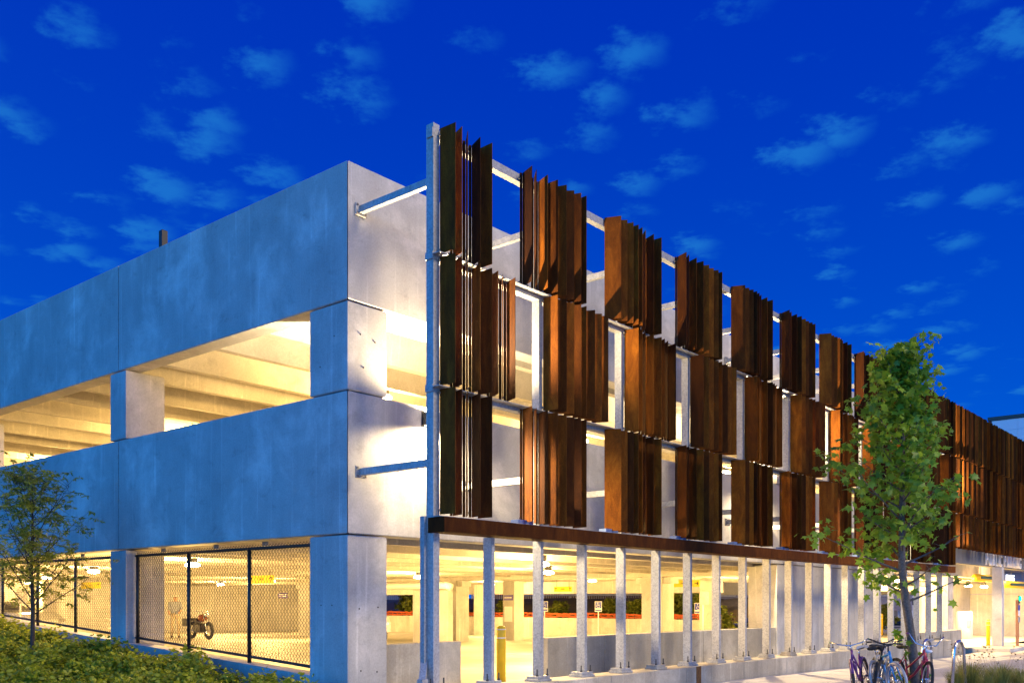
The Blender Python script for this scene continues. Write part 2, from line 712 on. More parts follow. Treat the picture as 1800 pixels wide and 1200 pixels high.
# back wall and core
MB().box(.3, YE, -.3, 19.0, YE + .3, 7.8).build('back_wall', 'concrete_pale', gar)
MB().box(19.01, YE, -.3, 26.6, YE + .3, 7.8).build('back_wall', 'concrete_pale', gar)
MB().box(.3, YE + .31, 7.0, 1, YE + .5, 7.8).build('back_wall', 'concrete_pale', gar)
# far low walls in segments
for k in range(13):
    y = 8.3 + 1.85 * k
    MB().box(26.25, y + .006, -.15, 26.5, y + 1.844, .80 + .01 * (k % 2), .012).build('barrier_wall', 'concrete_pale', gar)
for k in range(6):
    x = 30.0 + 2.4 * k
    MB().box(x + .006, 7.9, -.2, x + 2.394, 8.15, .72, .012).build('barrier_wall', 'concrete_pale', gar)
# low walls just inside the screen, board-formed panels
MB().box(.78, .2, -.1, 1.66, .45, .90, .012).build('barrier_wall', 'concrete_wall', gar)
MB().box(1.67, .2, -.1, 2.57, .45, .90, .012).build('barrier_wall', 'concrete_wall', gar)
x = 4.66
i = 0
while x < 14.1:
    w = (.62, 1.18, .9, 1.25)[i % 4]
    w = min(w, 14.2 - x)
    MB().box(x + .004, .02 + .003 * (i % 2), -.1, x + w - .004, .34, .90, .01).build('barrier_wall', 'concrete_wall', gar)
    x += w
    i += 1
# closed wall of tall panels right of the pier
x = 14.99
while x < 22.0:
    MB().box(x + .005, .03, -.4, x + 1.165, .3, 2.515, .01).build('wall_panel', 'concrete_pale', gar)
    x += 1.175
# barrier by the entrance
x = 22.15
while x < 26.6:
    MB().box(x + .005, -1.16, -.4, x + 1.13, -.9, .58, .012).build('barrier_wall', 'concrete_wall', gar)
    x += 1.135
# kerb wall under the chain link fence, its top climbing to the left
for a, b in ((.87, 3.6), (3.61, 6.32), (6.92, 9.9), (9.91, 13.70), (14.30, 20.1)):
    zt = lambda y: .46 + .0605 * (y - 1.0)
    vs = [(x_, y, z) for y in (a, b) for x_, z in ((.03, -.3), (.36, -.3), (.36, zt(y)), (.03, zt(y)))]
    MB().add(vs, [(0, 1, 2, 3), (7, 6, 5, 4), (0, 4, 5, 1), (1, 5, 6, 2), (2, 6, 7, 3), (3, 7, 4, 0)]).build('kerb_wall', 'concrete', gar)
# kerb wall carrying the screen posts
x = -.25
i = 0
while x < 23.2:
    w = (.95, 1.35, 1.1)[i % 3]
    w = min(w, 23.25 - x)
    MB().box(x + .004, -1.75 + .002 * (i % 2), -.45, x + w - .004, -1.22, .34, .012).build('kerb_wall', 'concrete_wall', gar)
    x += w
    i += 1
# rust stain that ran down one block below a base plate
MB().box(6.90, -1.752 - .004, -.02, 7.08, -1.751, .342).build('rust_streak', 'rust_stain', gar)
# entrance canopy beam, pier and island
MB().box(24.2, -1.2, 2.88, 30.1, -.9, 3.72, .012).build('canopy_beam', 'concrete_dark', gar)
MB().box(30.12, -1.2, 2.88, 44.0, -.9, 3.72, .012).build('canopy_beam', 'concrete_dark', gar)
MB().box(30.45, -1.58, -.3, 30.80, -1.24, 2.87, .012).build('pier', 'concrete_pale', gar)
MB().box(28.5, -2.3, -.4, 33.8, -.75, -.13, .02).build('island', 'sidewalk_concrete', gar)
MB().box(36.0, 3.0, -.3, 44.0, 3.25, 2.45, .012).build('wall_panel', 'concrete_pale', gar)
# drain pipe below the deck
MB().tube([(30, 2.9, 2.12), (38.3, 2.9, 2.12), (38.55, 2.9, 2.05), (38.65, 2.9, 1.85), (38.65, 2.9, -.1)], .14, 10).build('drain_pipe', 'white_paint', gar, True)
p = MB().tube([(15.0, 16.6, 2.12), (15.0, 12.6, 2.12), (15.05, 12.4, 2.05)], .13, 10)
p.build('drain_pipe', 'white_paint', gar, True)
# plugged tie holes and a patched crack line on the corner column
for x, z in ((.22, 1.45), (.58, 1.47), (.25, .55), (.56, .52), (.24, 5.42), (.52, 5.36), (.30, 4.95)):
    MB().lathe([(.013, 0), (.013, .004)], seg=10).build('tie_hole', 'dark_metal', gar).matrix_local = Matrix.Translation((x, .0035, z)) @ Matrix.Rotation(R(90), 4, 'X')
for y, z in ((.3, 5.4), (.62, 5.0), (.35, 1.5), (.6, 1.5)):
    MB().lathe([(.011, 0), (.011, .004)], seg=10).build('tie_hole', 'dark_metal', gar).matrix_local = Matrix.Translation((.0035, y, z)) @ Matrix.Rotation(R(-90), 4, 'Y')
# dark pole on the roof deck
MB().box(.95, 6.72, 6.2, 1.07, 6.84, 8.86, .01).build('roof_post', 'black_steel', gar)

# ------------------------------------------------------------------ rusted steel screen
scr = thing('steel_screen', 'tall screen of rusted steel fins hung on a galvanised frame before the garage', 'screen')
YR = -1.5
S0, DS = .28, .1862
ZT = (2.72, 4.40), (4.45, 6.17), (6.22, 7.90)
HW = .14                # half width of a fin blade


def fin_mesh(ang, z0, z1):
    # flat blade turned by ang about its own middle; turned ones carry a short folded lip
    a = R(ang)
    t = .006
    d = Vector((math.sin(a), -math.cos(a)))
    nr = Vector((-d.y, d.x))
    p, q = d * -HW, d * HW
    m = MB()
    m.prism([tuple(v) for v in (p, q, q + nr * t, p + nr * t)], z0, z1)
    if abs(ang) > 5:
        l = -nr if ang < 0 else nr
        e = p + l * .045
        w4 = (p + l * .0065, e, e + d * t, p + l * .0065 + d * t)
        if ang > 0:
            w4 = w4[::-1]
        m.prism([tuple(v) for v in w4], z0, z1)
    return m.mesh('fin', 'corten')


FM = {}
rnd = random.Random(11)
for s in range(0, 196):
    X = S0 + DS * s
    if X > 36.5:
        break
    sign = -1 if (s // 4) % 6 < 3 else 1
    base = (0, 23, 44 if sign < 0 else 38, 23)[s % 4] * sign
    a = base + rnd.choice((-3, 0, 0, 2))
    k = (s + 3) % 12
    for tier in (2, 1, 0):
        on = (k <= 7) if tier != 1 else (3 <= k <= 10)
        if X > 23.6:
            on = True if tier == 2 else on or (k % 3 != 0)
        if not on:
            continue
        z0, z1 = ZT[tier]
        if tier == 0 and X > 23.6:
            z0 = 3.34 - .02 * (s % 3)
        key = (a, z0, z1)
        if key not in FM:
            FM[key] = fin_mesh(*key)
        link('fin', FM[key], scr, (X, YR - .075 - HW, rnd.uniform(-.004, .004)))

# rails
for a, b in ((.14, 12.0), (12.01, 24.0), (24.01, 36.5)):
    MB().box(a, YR - .065, 7.76, b, YR + .05, 7.88).build('rail', 'galvanised', scr)
    for z in (6.19, 4.42):
        MB().box(a, YR - .07, z - .06, b, YR + .07, z + .04).build('rail', 'galvanised', scr)
        MB().box(a, YR - .20, z - .004, b, YR - .071, z + .006).build('shelf_angle', 'galvanised', scr)
# full height posts
px = [.22] + [2.46 + 2.245 * i for i in range(16)]
for i, x in enumerate(px):
    w = .115 if i == 0 else .075
    MB().box(x - w / 2, YR - .064, (.44 if i == 0 else (2.695 if x < 23.6 else 3.62)), x + w / 2, YR + .07, 7.95 if i == 0 else 7.755).build('post', 'galvanised', scr)
    for z in (7.20, 3.42 if x < 23.6 else 4.0):
        st = MB().bar((x, YR + .071, z), (x, -.045, z), .075, .10).build('strut', 'galvanised', scr)
        MB().box(x - .10, -.044, z - .085, x + .10, -.022, z + .085).build('end_plate', 'galvanised', st)
        bo = MB()
        for sx, sz in ((-.075, -.06), (.075, -.06), (-.075, .06), (.075, .06)):
            bo.box(x + sx - .012, -.062, z + sz - .012, x + sx + .012, -.0445, z + sz + .012)
        bo.build('bolts', 'bolt_steel', st)
# little clips and bolts where fins meet the rails
cl = MB()
for s in range(0, 120):
    X = S0 + DS * s
    k = (s + 3) % 12
    for z, on in ((7.80, k <= 7), (6.26, k <= 7), (6.12, 3 <= k <= 10), (4.50, 3 <= k <= 10), (4.35, k <= 7), (2.78, k <= 7)):
        if on and X < 23.4:
            cl.box(X - .045, YR - .10, z - .014, X - .017, YR - .0822, z + .014)
o = cl.build('fin_bolts', 'bolt_steel', scr)
o['kind'] = 'stuff'
# bottom beam: folded rusted trough, with joints every second post
bx = [.14] + [2.52 + 2.245 * i for i in range(10)]
bx = [b for b in bx if b < 23.4] + [23.57]
for a, b in zip(bx[:-1], bx[1:]):
    m = MB()
    y0, y1 = -1.80, -1.50
    sec = [(y0, 2.675), (y0, 2.485), (y0 + .01, 2.476), (y1, 2.470), (y1, 2.60), (y1 - .012, 2.60), (y1 - .012, 2.482), (y0 + .012, 2.488), (y0 + .012, 2.675)]
    n = len(sec)
    vs = [(x, y, z) for x in (a + .003, b - .003) for y, z in sec]
    fs = [(i, (i + 1) % n, n + (i + 1) % n, n + i) for i in range(n)]
    if a < .2:
        fs.append((0, 8, 7, 1))
        m.box(a - .006, y0, 2.470, a + .002, y1 + .01, 2.675)
    m.add(vs, fs)
    m.build('bottom_beam', 'corten', scr)
    MB().box(a + .02, YR + .002, 2.60, b - .02, YR + .10, 2.685).build('rail', 'galvanised', scr)
    MB().box(a + .02, YR - .21, 2.686, b - .02, YR + .10, 2.694).build('shelf_angle', 'galvanised', scr)
    MB().box(b - .75, YR - .20, 2.695, b - .40, YR - .06, 2.75).build('bracket', 'bracket_blue', scr)
# ground posts with base plates
gp = [.22 + 1.1325 * i for i in range(21)]
for i, x in enumerate(gp):
    if 15.9 < x < 15.95:
        continue
    if i == 0:
        po = [c for c in scr.children if c.name == 'post'][0]
    else:
        po = MB().box(x - .033, YR - .08, .425, x + .033, YR + .08, 2.468).build('post', 'galvanised', scr)
    pl = MB().box(x - .17, YR - .13, .341, x + .17, YR + .13, .38, .004)
    pl.box(x - .15, YR - .11, .381, x + .15, YR + .11, .424, .004)
    pl.build('base_plate', 'galvanised' if i % 5 else 'concrete_wall', po)
    for sx in (-1, 1):
        MB().tube([(x + sx * .125, YR - .08, .425), (x + sx * .125, YR - .08, .53)], .011, 6).build('anchor_bolt', 'dark_metal', po)
        MB().tube([(x + sx * .125, YR - .08, .4245), (x + sx * .125, YR - .08, .45)], .021, 6).build('nut', 'dark_metal', po)
# galvanised downpipe beside the first post
ds = thing('downpipe', 'square galvanised downpipe with offset elbow beside the first screen post', 'downpipe', (.155, -1.405, .38))
MB().box(-.045, -.04, .30, .045, .04, 2.32, .006).build('pipe', 'galvanised', ds)
MB().bar((0, 0, .34), (-.14, -.10, .12), .09, .09).build('elbow', 'galvanised', ds)
MB().box(-.19, -.15, -.10, -.08, -.05, .15, .01).build('shoe', 'galvanised', ds)

# ------------------------------------------------------------------ lamps
WARM = (1.0, .61, .18)


def lamp_thing(x, y, z, label, power, group, radius=.16):
    t = thing('ceiling_lamp', label, 'lamp', (x, y, z), 0, group)
    MB().lathe([(.10, .10), (.10, .24), (.05, .27), (.05, .30)], seg=14).build('housing', 'dark_metal', t)
    MB().tube([(0, 0, .30), (0, 0, .62)], .015, 6).build('stem', 'dark_metal', t)
    MB().lathe([(.06, .0), (radius, .02), (radius, .06), (.10, .10)], seg=18).build('lens', 'lamp_glow', t)
    ld = bpy.data.lights.new('lamp_light', 'POINT')
    ld.energy = power
    ld.color = WARM
    ld.shadow_soft_size = .14
    lo = bpy.data.objects.new('lamp_light', ld)
    col.objects.link(lo)
    lo.parent = t
    lo.location = (0, 0, -.17)
    return t


G1 = [(2.36, 7.96), (3.14, 14.0), (8.6, 31.0), (12.5, 11.4), (11.7, 5.5), (20.7, 10.4), (23.5, 18.0), (22.0, 26.5), (20.5, 2.5), (5.2, 21.5), (13.0, 20.0), (33.1, 5.6), (25.2, 5.3), (28.3, 1.6), (15.6, 27.5), (7.0, 2.0), (35.5, .9), (31.0, .9), (38.5, 1.0)]  # the last few, by the entrance, are added to brighten its walls
for i, (x, y) in enumerate(G1):
    lamp_thing(x, y, 2.2 if x > 30 else 2.3, 'round lit lamp hanging under the ground floor deck of the garage', 1150, 'ground floor deck lamps')
for x in (4.5, 11.5, 19.5):
    for y in (4.2, 11.5, 19.0, 26.5):
        lamp_thing(x, y, 5.75, 'round lit lamp hanging under the upper deck of the garage', 800, 'upper deck lamps')
lamp_thing(29, 4.2, 5.75, 'round lit lamp hanging under the upper deck of the garage', 800, 'upper deck lamps')


def sconce(x, label):
    t = thing('wall_sconce', label, 'wall lamp', (x, -.001, 4.38), 0, 'up and down wall lamps behind the screen')
    MB().box(-.07, -.15, -.10, .07, -.012, .10, .008).build('housing', 'dark_metal', t)
    MB().box(-.09, -.0115, -.12, .09, .0, .12).build('back_plate', 'dark_metal', t)
    for sgn in (1, -1):
        MB().box(-.055, -.135, sgn * .1035 - .002, .055, -.03, sgn * .1035 + .002).build('lens', 'lamp_glow', t)
        ld = bpy.data.lights.new('sconce_light', 'SPOT')
        ld.energy = 2500 if sgn > 0 else 1800
        ld.color = (1.0, .74, .40)
        ld.spot_size = R(176)
        ld.spot_blend = .45
        ld.shadow_soft_size = .05
        lo = bpy.data.objects.new('sconce_light', ld)
        col.objects.link(lo)
        lo.parent = t
        lo.location = (0, -.11, sgn * .16)
        lo.rotation_euler = (R(180) if sgn > 0 else 0, 0, 0)


sconce(1.56, 'small wall lamp on the lower panel close to the corner')
sconce(12.8, 'small wall lamp on the lower panel half way along the screen')
sconce(24.1, 'small wall lamp on the lower panel near the entrance beam')
sconce(34.0, 'small wall lamp on the lower panel behind the lettering')

# ------------------------------------------------------------------ chain link fences


def fence(y0, y1, posts, label):
    t = thing('chain_link_fence', label, 'fence', (.2, y0, 0))
    zb = lambda y: .56 + .0605 * (y - 1.0)
    zt = 2.43
    for y in posts:
        MB().tube([(0, y - y0, zb(y) - .10), (0, y - y0, zt)], .034, 8).build('post', 'black_steel', t, True)
    MB().tube([(0, 0, zt - .02), (0, y1 - y0, zt - .02)], .026, 8).build('top_rail', 'black_steel', t, True)
    MB().tube([(0, 0, zb(y0)), (0, y1 - y0, zb(y1))], .024, 8).build('bottom_rail', 'black_steel', t, True)
    m = MB()
    P, Hc, r = .039, .043, .0042
    n = int((y1 - y0) / P)
    vs, fs = [], []
    for i in range(n):
        yy_ = y0 + i * P
        z = zt + .045
        k = 0
        prev = None
        while z > zb(yy_) - .03:
            a = yy_ + (P + .004 if (k + i) % 2 else 0)
            xo = .006 if k % 2 else -.006
            ring = [(xo + r, a - y0, z), (xo - r * .5, a - y0 + r, z), (xo - r * .5, a - y0 - r, z)]
            o = len(vs)
            vs += ring
            if prev is not None:
                for q in range(3):
                    q2 = (q + 1) % 3
                    fs.append((prev + q, prev + q2, o + q2, o + q))
            prev = o
            z -= Hc
            k += 1
    m.add(vs, fs)
    o = m.build('wire_mesh', 'black_steel', t)
    o['kind'] = 'stuff'


fence(.87, 6.32, (.92, 2.69, 4.5, 6.26), 'black chain link fence between the corner column and the next column')
fence(6.92, 13.70, (6.98, 8.75, 10.5, 12.3, 13.64), 'black chain link fence behind the slim young tree')
fence(14.30, 20.1, (14.36, 16.2, 18.1, 20.0), 'black chain link fence in the bay farthest from the corner column')

# ------------------------------------------------------------------ foliage builders


def leaf_mesh(name, mat, pts, size, shape, rng, droop=.3, upbias=.5):
    # pts: positions; every leaf gets its own tilt and size
    n = len(pts)
    sh = np.array(shape)
    k = len(sh)
    P = np.array(pts)
    th = rng.uniform(0, 2 * math.pi, n)
    nz = rng.normal(0, 1, (n, 3))
    nz[:, 2] = np.abs(nz[:, 2]) + upbias
    nz /= np.linalg.norm(nz, axis=1)[:, None]
    a = np.stack([np.cos(th), np.sin(th), -droop * np.ones(n)], 1)
    a -= nz * (a * nz).sum(1)[:, None]
    a /= np.linalg.norm(a, axis=1)[:, None] + 1e-9
    b = np.cross(nz, a)
    sz = rng.uniform(size * .65, size * 1.3, n)
    bend = rng.uniform(-.25, .1, n)
    V = (P[:, None, :] + a[:, None, :] * (sh[None, :, 0, None] * sz[:, None, None]) + b[:, None, :] * (sh[None, :, 1, None] * sz[:, None, None])
         + nz[:, None, :] * ((sh[None, :, 1, None] ** 2 * -.6 + sh[None, :, 0, None] ** 2 * bend[:, None, None]) * sz[:, None, None]))
    V = V.reshape(-1, 3)
    # fan faces around vertex 0
    tri = np.array([(0, i, i + 1) for i in range(1, k - 1)] + [(0, k - 1, 1)])
    F = (tri[None] + (np.arange(n) * k)[:, None, None]).reshape(-1, 3)
    me = bpy.data.meshes.new(name)
    me.vertices.add(len(V))
    me.vertices.foreach_set('co', V.astype(np.float32).ravel())
    me.loops.add(F.size)
    me.loops.foreach_set('vertex_index', F.astype(np.int32).ravel())
    me.polygons.add(len(F))
    me.polygons.foreach_set('loop_start', (np.arange(len(F)) * 3).astype(np.int32))
    me.polygons.foreach_set('loop_total', np.full(len(F), 3, np.int32))
    me.materials.append(MATS[mat])
    me.update(calc_edges=True)
    me.validate()
    return me


MAPLE = [(.42, 0), (0, .0), (.16, .18), (.02, .46), (.34, .30), (.62, .50), (.64, .20), (1.0, 0), (.64, -.20), (.62, -.50), (.34, -.30), (.02, -.46), (.16, -.18)]
OVAL = [(.5, 0), (0, 0), (.25, .24), (.6, .30), (.9, .16), (1.0, 0), (.9, -.16), (.6, -.30), (.25, -.24)]
SLIM = [(.5, 0), (0, 0), (.3, .12), (.75, .10), (1, 0), (.75, -.10), (.3, -.12)]

# ------------------------------------------------------------------ maple by the bicycles
rng = np.random.default_rng(5)
rr = random.Random(3)
mt = thing('maple_tree', 'young maple tree with grey trunk standing behind the bicycles', 'tree', (7.72, -5.36, 0))
rd = Vector((.645, -.764, 0))       # towards the picture's right
fw = Vector((.764, .645, 0))
trunk = [(-.0, 0), (-.02, .5), (-.08, 1.0), (-.17, 1.6), (-.23, 2.1), (-.23, 3.0), (-.22, 4.0), (-.20, 5.0), (-.22, 5.8)]
tp = [rd * (a + .08) + Vector((0, 0, z)) for a, z in trunk]
tm = MB().tube(tp, [.085, .08, .075, .07, .062, .05, .038, .024, .008], 10)
lp = []


def along(z):
    for (p, q) in zip(tp[:-1], tp[1:]):
        if p.z <= z <= q.z:
            return p.lerp(q, (z - p.z) / (q.z - p.z))
    return tp[-1]


def limb(m, base, d, L, r, out, dens, rr, sag=.25, twigs=5):
    pts = [base]
    p = base.copy()
    dd = d.copy()
    for i in range(6):
        dd = (dd + Vector((rr.uniform(-.13, .13), rr.uniform(-.13, .13), sag * .12 + rr.uniform(-.05, .08)))).normalized()
        p = p + dd * (L / 6)
        pts.append(p.copy())
    m.tube(pts, [r * (1 - i / 7.5) for i in range(7)], 5, cap=False)
    for i in range(2, 7):
        for _ in range(twigs):
            q = pts[i] + Vector((rr.gauss(0, .11), rr.gauss(0, .11), rr.gauss(0, .08))) * (1 + L * .25)
            if rr.random() < .4:
                m.tube([pts[i], pts[i].lerp(q, .6) + Vector((0, 0, .02)), q], [r * .22, r * .16, r * .08], 3, cap=False)
            for _ in range(dens):
                out.append(tuple(q + Vector((rr.gauss(0, .085), rr.gauss(0, .085), rr.gauss(0, .075)))))
    return pts


for i in range(40):
    z = 1.55 + 3.95 * (i / 39) ** .9
    az = i * 2.39996 + rr.uniform(-.5, .5)
    t = (z - 1.5) / 4.2
    prof = 1.12 * (1 - t) ** .45 * (.72 + .35 * min(1, t * 4)) + .14
    L = prof * rr.choice((.55, .8, 1.0, 1.1, 1.2)) * rr.uniform(.9, 1.08)
    d = rd * math.cos(az) + fw * math.sin(az)
    lean = math.cos(az)
    if lean < -.2 and z < 3.4:
        L *= 1.32
    if lean > .3 and z < 3.3:
        L *= .88
    d = (d + Vector((0, 0, .30 + .8 * t))).normalized()
    sparse = z < 2.35 and lean > .05
    limb(tm, along(z), d, L, .023 * (1 - .55 * t), lp, 1 if sparse else 5, rr, twigs=2 if sparse else 3)
for _ in range(170):
    z = rr.uniform(4.9, 5.95)
    c = along(min(z, 5.8))
    rad = .26 * (6.2 - z) / 1.2
    lp.append((c.x + rr.gauss(0, rad), c.y + rr.gauss(0, rad), z))
tm.build('trunk', 'bark', mt, True)
link('crown', leaf_mesh('crown', 'leaf_maple', lp, .135, MAPLE, rng, .55, .35), mt)
# fresh shoots low on the trunk
sh = [tuple(rd * (rr.gauss(a, .06)) + Vector((rr.gauss(0, .05), rr.gauss(0, .05), rr.gauss(z, .07)))) for a, z, n in ((-.18, .98, 16), (.02, .72, 5), (.20, .45, 5), (-.05, .33, 8)) for _ in range(n)]
link('shoots', leaf_mesh('shoots', 'leaf_maple', sh, .13, MAPLE, rng, .3, .3), mt)

# ------------------------------------------------------------------ slim locust tree at the left
rr = random.Random(21)
lt = thing('locust_tree', 'slim young tree with feathery leaves growing in the planting bed', 'tree', (-1.7, 6.29, zbed(-1.7, 6.29) - .05))
tm = MB()
tp2 = [Vector((0, 0, 0)), Vector((.0, -.01, .6)), Vector((.01, 0, 1.15)), Vector((0, .03, 1.9)), Vector((.0, .0, 2.7)), Vector((.02, .02, 3.3))]
tm.tube(tp2, [.045, .04, .036, .026, .015, .006], 8)
tp = tp2
lp = []


def frond(m, base, d, L, rr, out):
    # pinnate leaf: many leaflets either side of a stalk
    side = d.cross(Vector((0, 0, 1)))
    side = side.normalized() if side.length > .05 else Vector((1, 0, 0))
    for i in range(9):
        f = .2 + .8 * i / 8
        c = base + d * (L * f) + Vector((0, 0, -.35 * L * f * f))
        for sg in (-1, 1):
            out.append(tuple(c + side * sg * .012))


for i in range(30):
    z = 1.05 + 2.1 * (i / 29) ** 1.05
    az = i * 2.39996 + rr.uniform(-.5, .5)
    t = (z - 1.0) / 2.3
    L = (1.35 - .55 * t) * rr.uniform(.7, 1.1)
    d = Vector((math.cos(az), math.sin(az), .75 + .5 * t)).normalized()
    base = along(z)
    pts = [base]
    p = base.copy()
    dd = d.copy()
    for k in range(7):
        dd = (dd + Vector((rr.uniform(-.16, .16), rr.uniform(-.16, .16), rr.uniform(-.02, .12)))).normalized()
        p = p + dd * (L / 7)
        pts.append(p.copy())
    tm.tube(pts, [.014 * (1 - .5 * t) * (1 - k / 8.3) for k in range(8)], 5, cap=False)
    for k in range(2, 8):
        for _ in range(3):
            q = pts[k]
            d2 = Vector((rr.gauss(0, 1), rr.gauss(0, 1), rr.gauss(.25, .5))).normalized()
            q2 = q + d2 * rr.uniform(.05, .28)
            tm.tube([q, q2], [.004, .002], 3, cap=False)
            frond(tm, q2, (d2 + Vector((0, 0, -.2))).normalized(), rr.uniform(.12, .22), rr, lp)
tm.build('trunk', 'bark_dark', lt, True)
link('crown', leaf_mesh('crown', 'leaf_locust', lp, .075, SLIM, rng, .5, .6), lt)

# ------------------------------------------------------------------ shrubs in the bed
def shrub_meshes(nv, nl, size, mat, hh, ww, shape, seed):
    out = []
    for v in range(nv):
        rr = random.Random(seed + v)
        rg = np.random.default_rng(seed + v)
        st = MB()
        pts = []
        for b in range(26):
            az = rr.uniform(0, 6.283)
            el = rr.uniform(.35, 1.4)
            L = rr.uniform(.55, 1.0)
            tip = Vector((math.cos(az) * math.cos(el) * ww, math.sin(az) * math.cos(el) * ww, math.sin(el) * hh)) * L
            mid = tip * .5 + Vector((rr.gauss(0, .03), rr.gauss(0, .03), .05))
            st.tube([(0, 0, -.1), mid, tip], [.006, .004, .002], 3, cap=False)
            for _ in range(nl // 26):
                f = rr.random() ** .55
                q = mid.lerp(tip, f) if f > .3 else mid * (f / .3)
                pts.append((q.x + rr.gauss(0, .055), q.y + rr.gauss(0, .055), max(-.02, q.z + rr.gauss(0, .05))))
        out.append((st.mesh('stems', 'bark_dark'), leaf_mesh('foliage', mat, pts, size, shape, rg, .1, .5)))
    return out


SM = shrub_meshes(5, 820, .074, 'leaf_shrub', .54, .54, OVAL, 40)
rr = random.Random(9)
spots = []
for row, (xr, off) in enumerate(((-.55, 0), (-1.15, .35), (-1.8, .1), (-2.5, .4), (-3.1, .2))):
    y = -.3 + off - row * .30
    while y < 12.5 + row * 2 and len(spots) < 130:
        if not (row == 4 and (y < 1.2)) and not (row == 3 and y < -.2):
            spots.append((xr + rr.uniform(-.15, .15), y + rr.uniform(-.12, .12)))
        y += .62 + .02 * row
for x, y in spots:
    if (x + 1.7) ** 2 + (y - 6.29) ** 2 < .04:
        continue
    st, fo = rr.choice(SM)
    s = rr.uniform(.78, 1.12)
    z = zbed(x, y)
    if (x + 1.7) ** 2 + (y - 6.29) ** 2 < 1.2:
        lb = 'low leafy shrub growing at the foot of the slim young tree'
    elif y < 1.0:
        lb = 'low leafy shrub at the end of the bed beside the corner column'
    elif x > -.85:
        lb = 'low leafy shrub growing against the kerb wall under the chain link fence' if y < 6.4 else 'low leafy shrub against the kerb wall beyond the second column'
    elif x < -2.2:
        lb = 'low leafy shrub in the outer row next to the bare mulch'
    else:
        lb = 'low leafy shrub in the middle rows of the planting bed'
    t = thing('shrub', lb, 'shrub', (x, y, z), rr.uniform(0, 6.28), 'shrubs: ' + lb[16:])
    t.scale = (s, s, s * rr.uniform(.85, 1.1))
    link('stems', st, t)
    link('foliage', fo, t)

# ------------------------------------------------------------------ ornamental grass, right foreground
def grass_mesh(seed, n, h):
    rg = random.Random(seed)
    m = MB()
    for _ in range(n):
        az = rg.uniform(0, 6.283)
        r0 = rg.uniform(0, .16)
        L = h * rg.uniform(.55, 1.1)
        out = rg.uniform(.1, .55)
        w = rg.uniform(.0025, .005)
        b = Vector((math.cos(az) * r0, math.sin(az) * r0, 0))
        d = Vector((math.cos(az), math.sin(az), 0))
        sd_ = Vector((-d.y, d.x, 0)) * w
        ps = [b + d * (out * L * f * f) + Vector((0, 0, L * (f - .18 * f * f))) for f in (0, .35, .7, 1)]
        o = len(m.v)
        m.v += [tuple(ps[0] - sd_), tuple(ps[0] + sd_), tuple(ps[1] - sd_), tuple(ps[1] + sd_), tuple(ps[2] - sd_ * .7), tuple(ps[2] + sd_ * .7), tuple(ps[3])]
        m.f += [(o, o + 1, o + 3, o + 2), (o + 2, o + 3, o + 5, o + 4), (o + 4, o + 5, o + 6)]
    return m.mesh('blades', 'grass')


GM = [grass_mesh(60 + i, 420, .62) for i in range(3)]
STM = []
for i in range(2):
    rg = random.Random(80 + i)
    m = MB()
    for _ in range(5):
        az = rg.uniform(0, 6.28)
        L = rg.uniform(.7, 1.0)
        d = Vector((math.cos(az) * .35, math.sin(az) * .35, 1)).normalized()
        tip = d * L
        m.tube([(0, 0, 0), tip * .6, tip], [.003, .002, .0015], 3, cap=False)
        m.sphere(tuple(tip), .016, 6, 4)
        for _ in range(14):
            q = tip + Vector((rg.gauss(0, .04), rg.gauss(0, .04), rg.gauss(.0, .03)))
            m.tube([tip, q], [.0015, .001], 3, cap=False)
    STM.append(m.mesh('seed_stems', 'dry_stem'))
rr = random.Random(33)
for x, y in ((8.75, -5.05), (9.3, -5.9), (9.75, -5.75), (9.9, -6.1), (9.5, -6.35), (10.1, -6.5), (10.5, -6.55), (9.05, -6.2), (9.6, -6.75), (10.4, -6.15), (8.9, -5.75), (10.75, -6.85)):
    t = thing('grass_clump', 'clump of ornamental grass with dry seed heads beside the bicycle hoop', 'grass', (x, y, zg(x) + .0), rr.uniform(0, 6), 'ornamental grass clumps')
    s = rr.uniform(.6, .95)
    t.scale = (s * 1.15, s * 1.15, s)
    link('blades', rr.choice(GM), t)
    link('seed_stems', rr.choice(STM), t)

# ------------------------------------------------------------------ bicycles
def ring(c, R_, n=28, ax='y'):
    return [(c[0] + R_ * math.cos(2 * math.pi * i / n), c[1], c[2] + R_ * math.sin(2 * math.pi * i / n)) for i in range(n)]


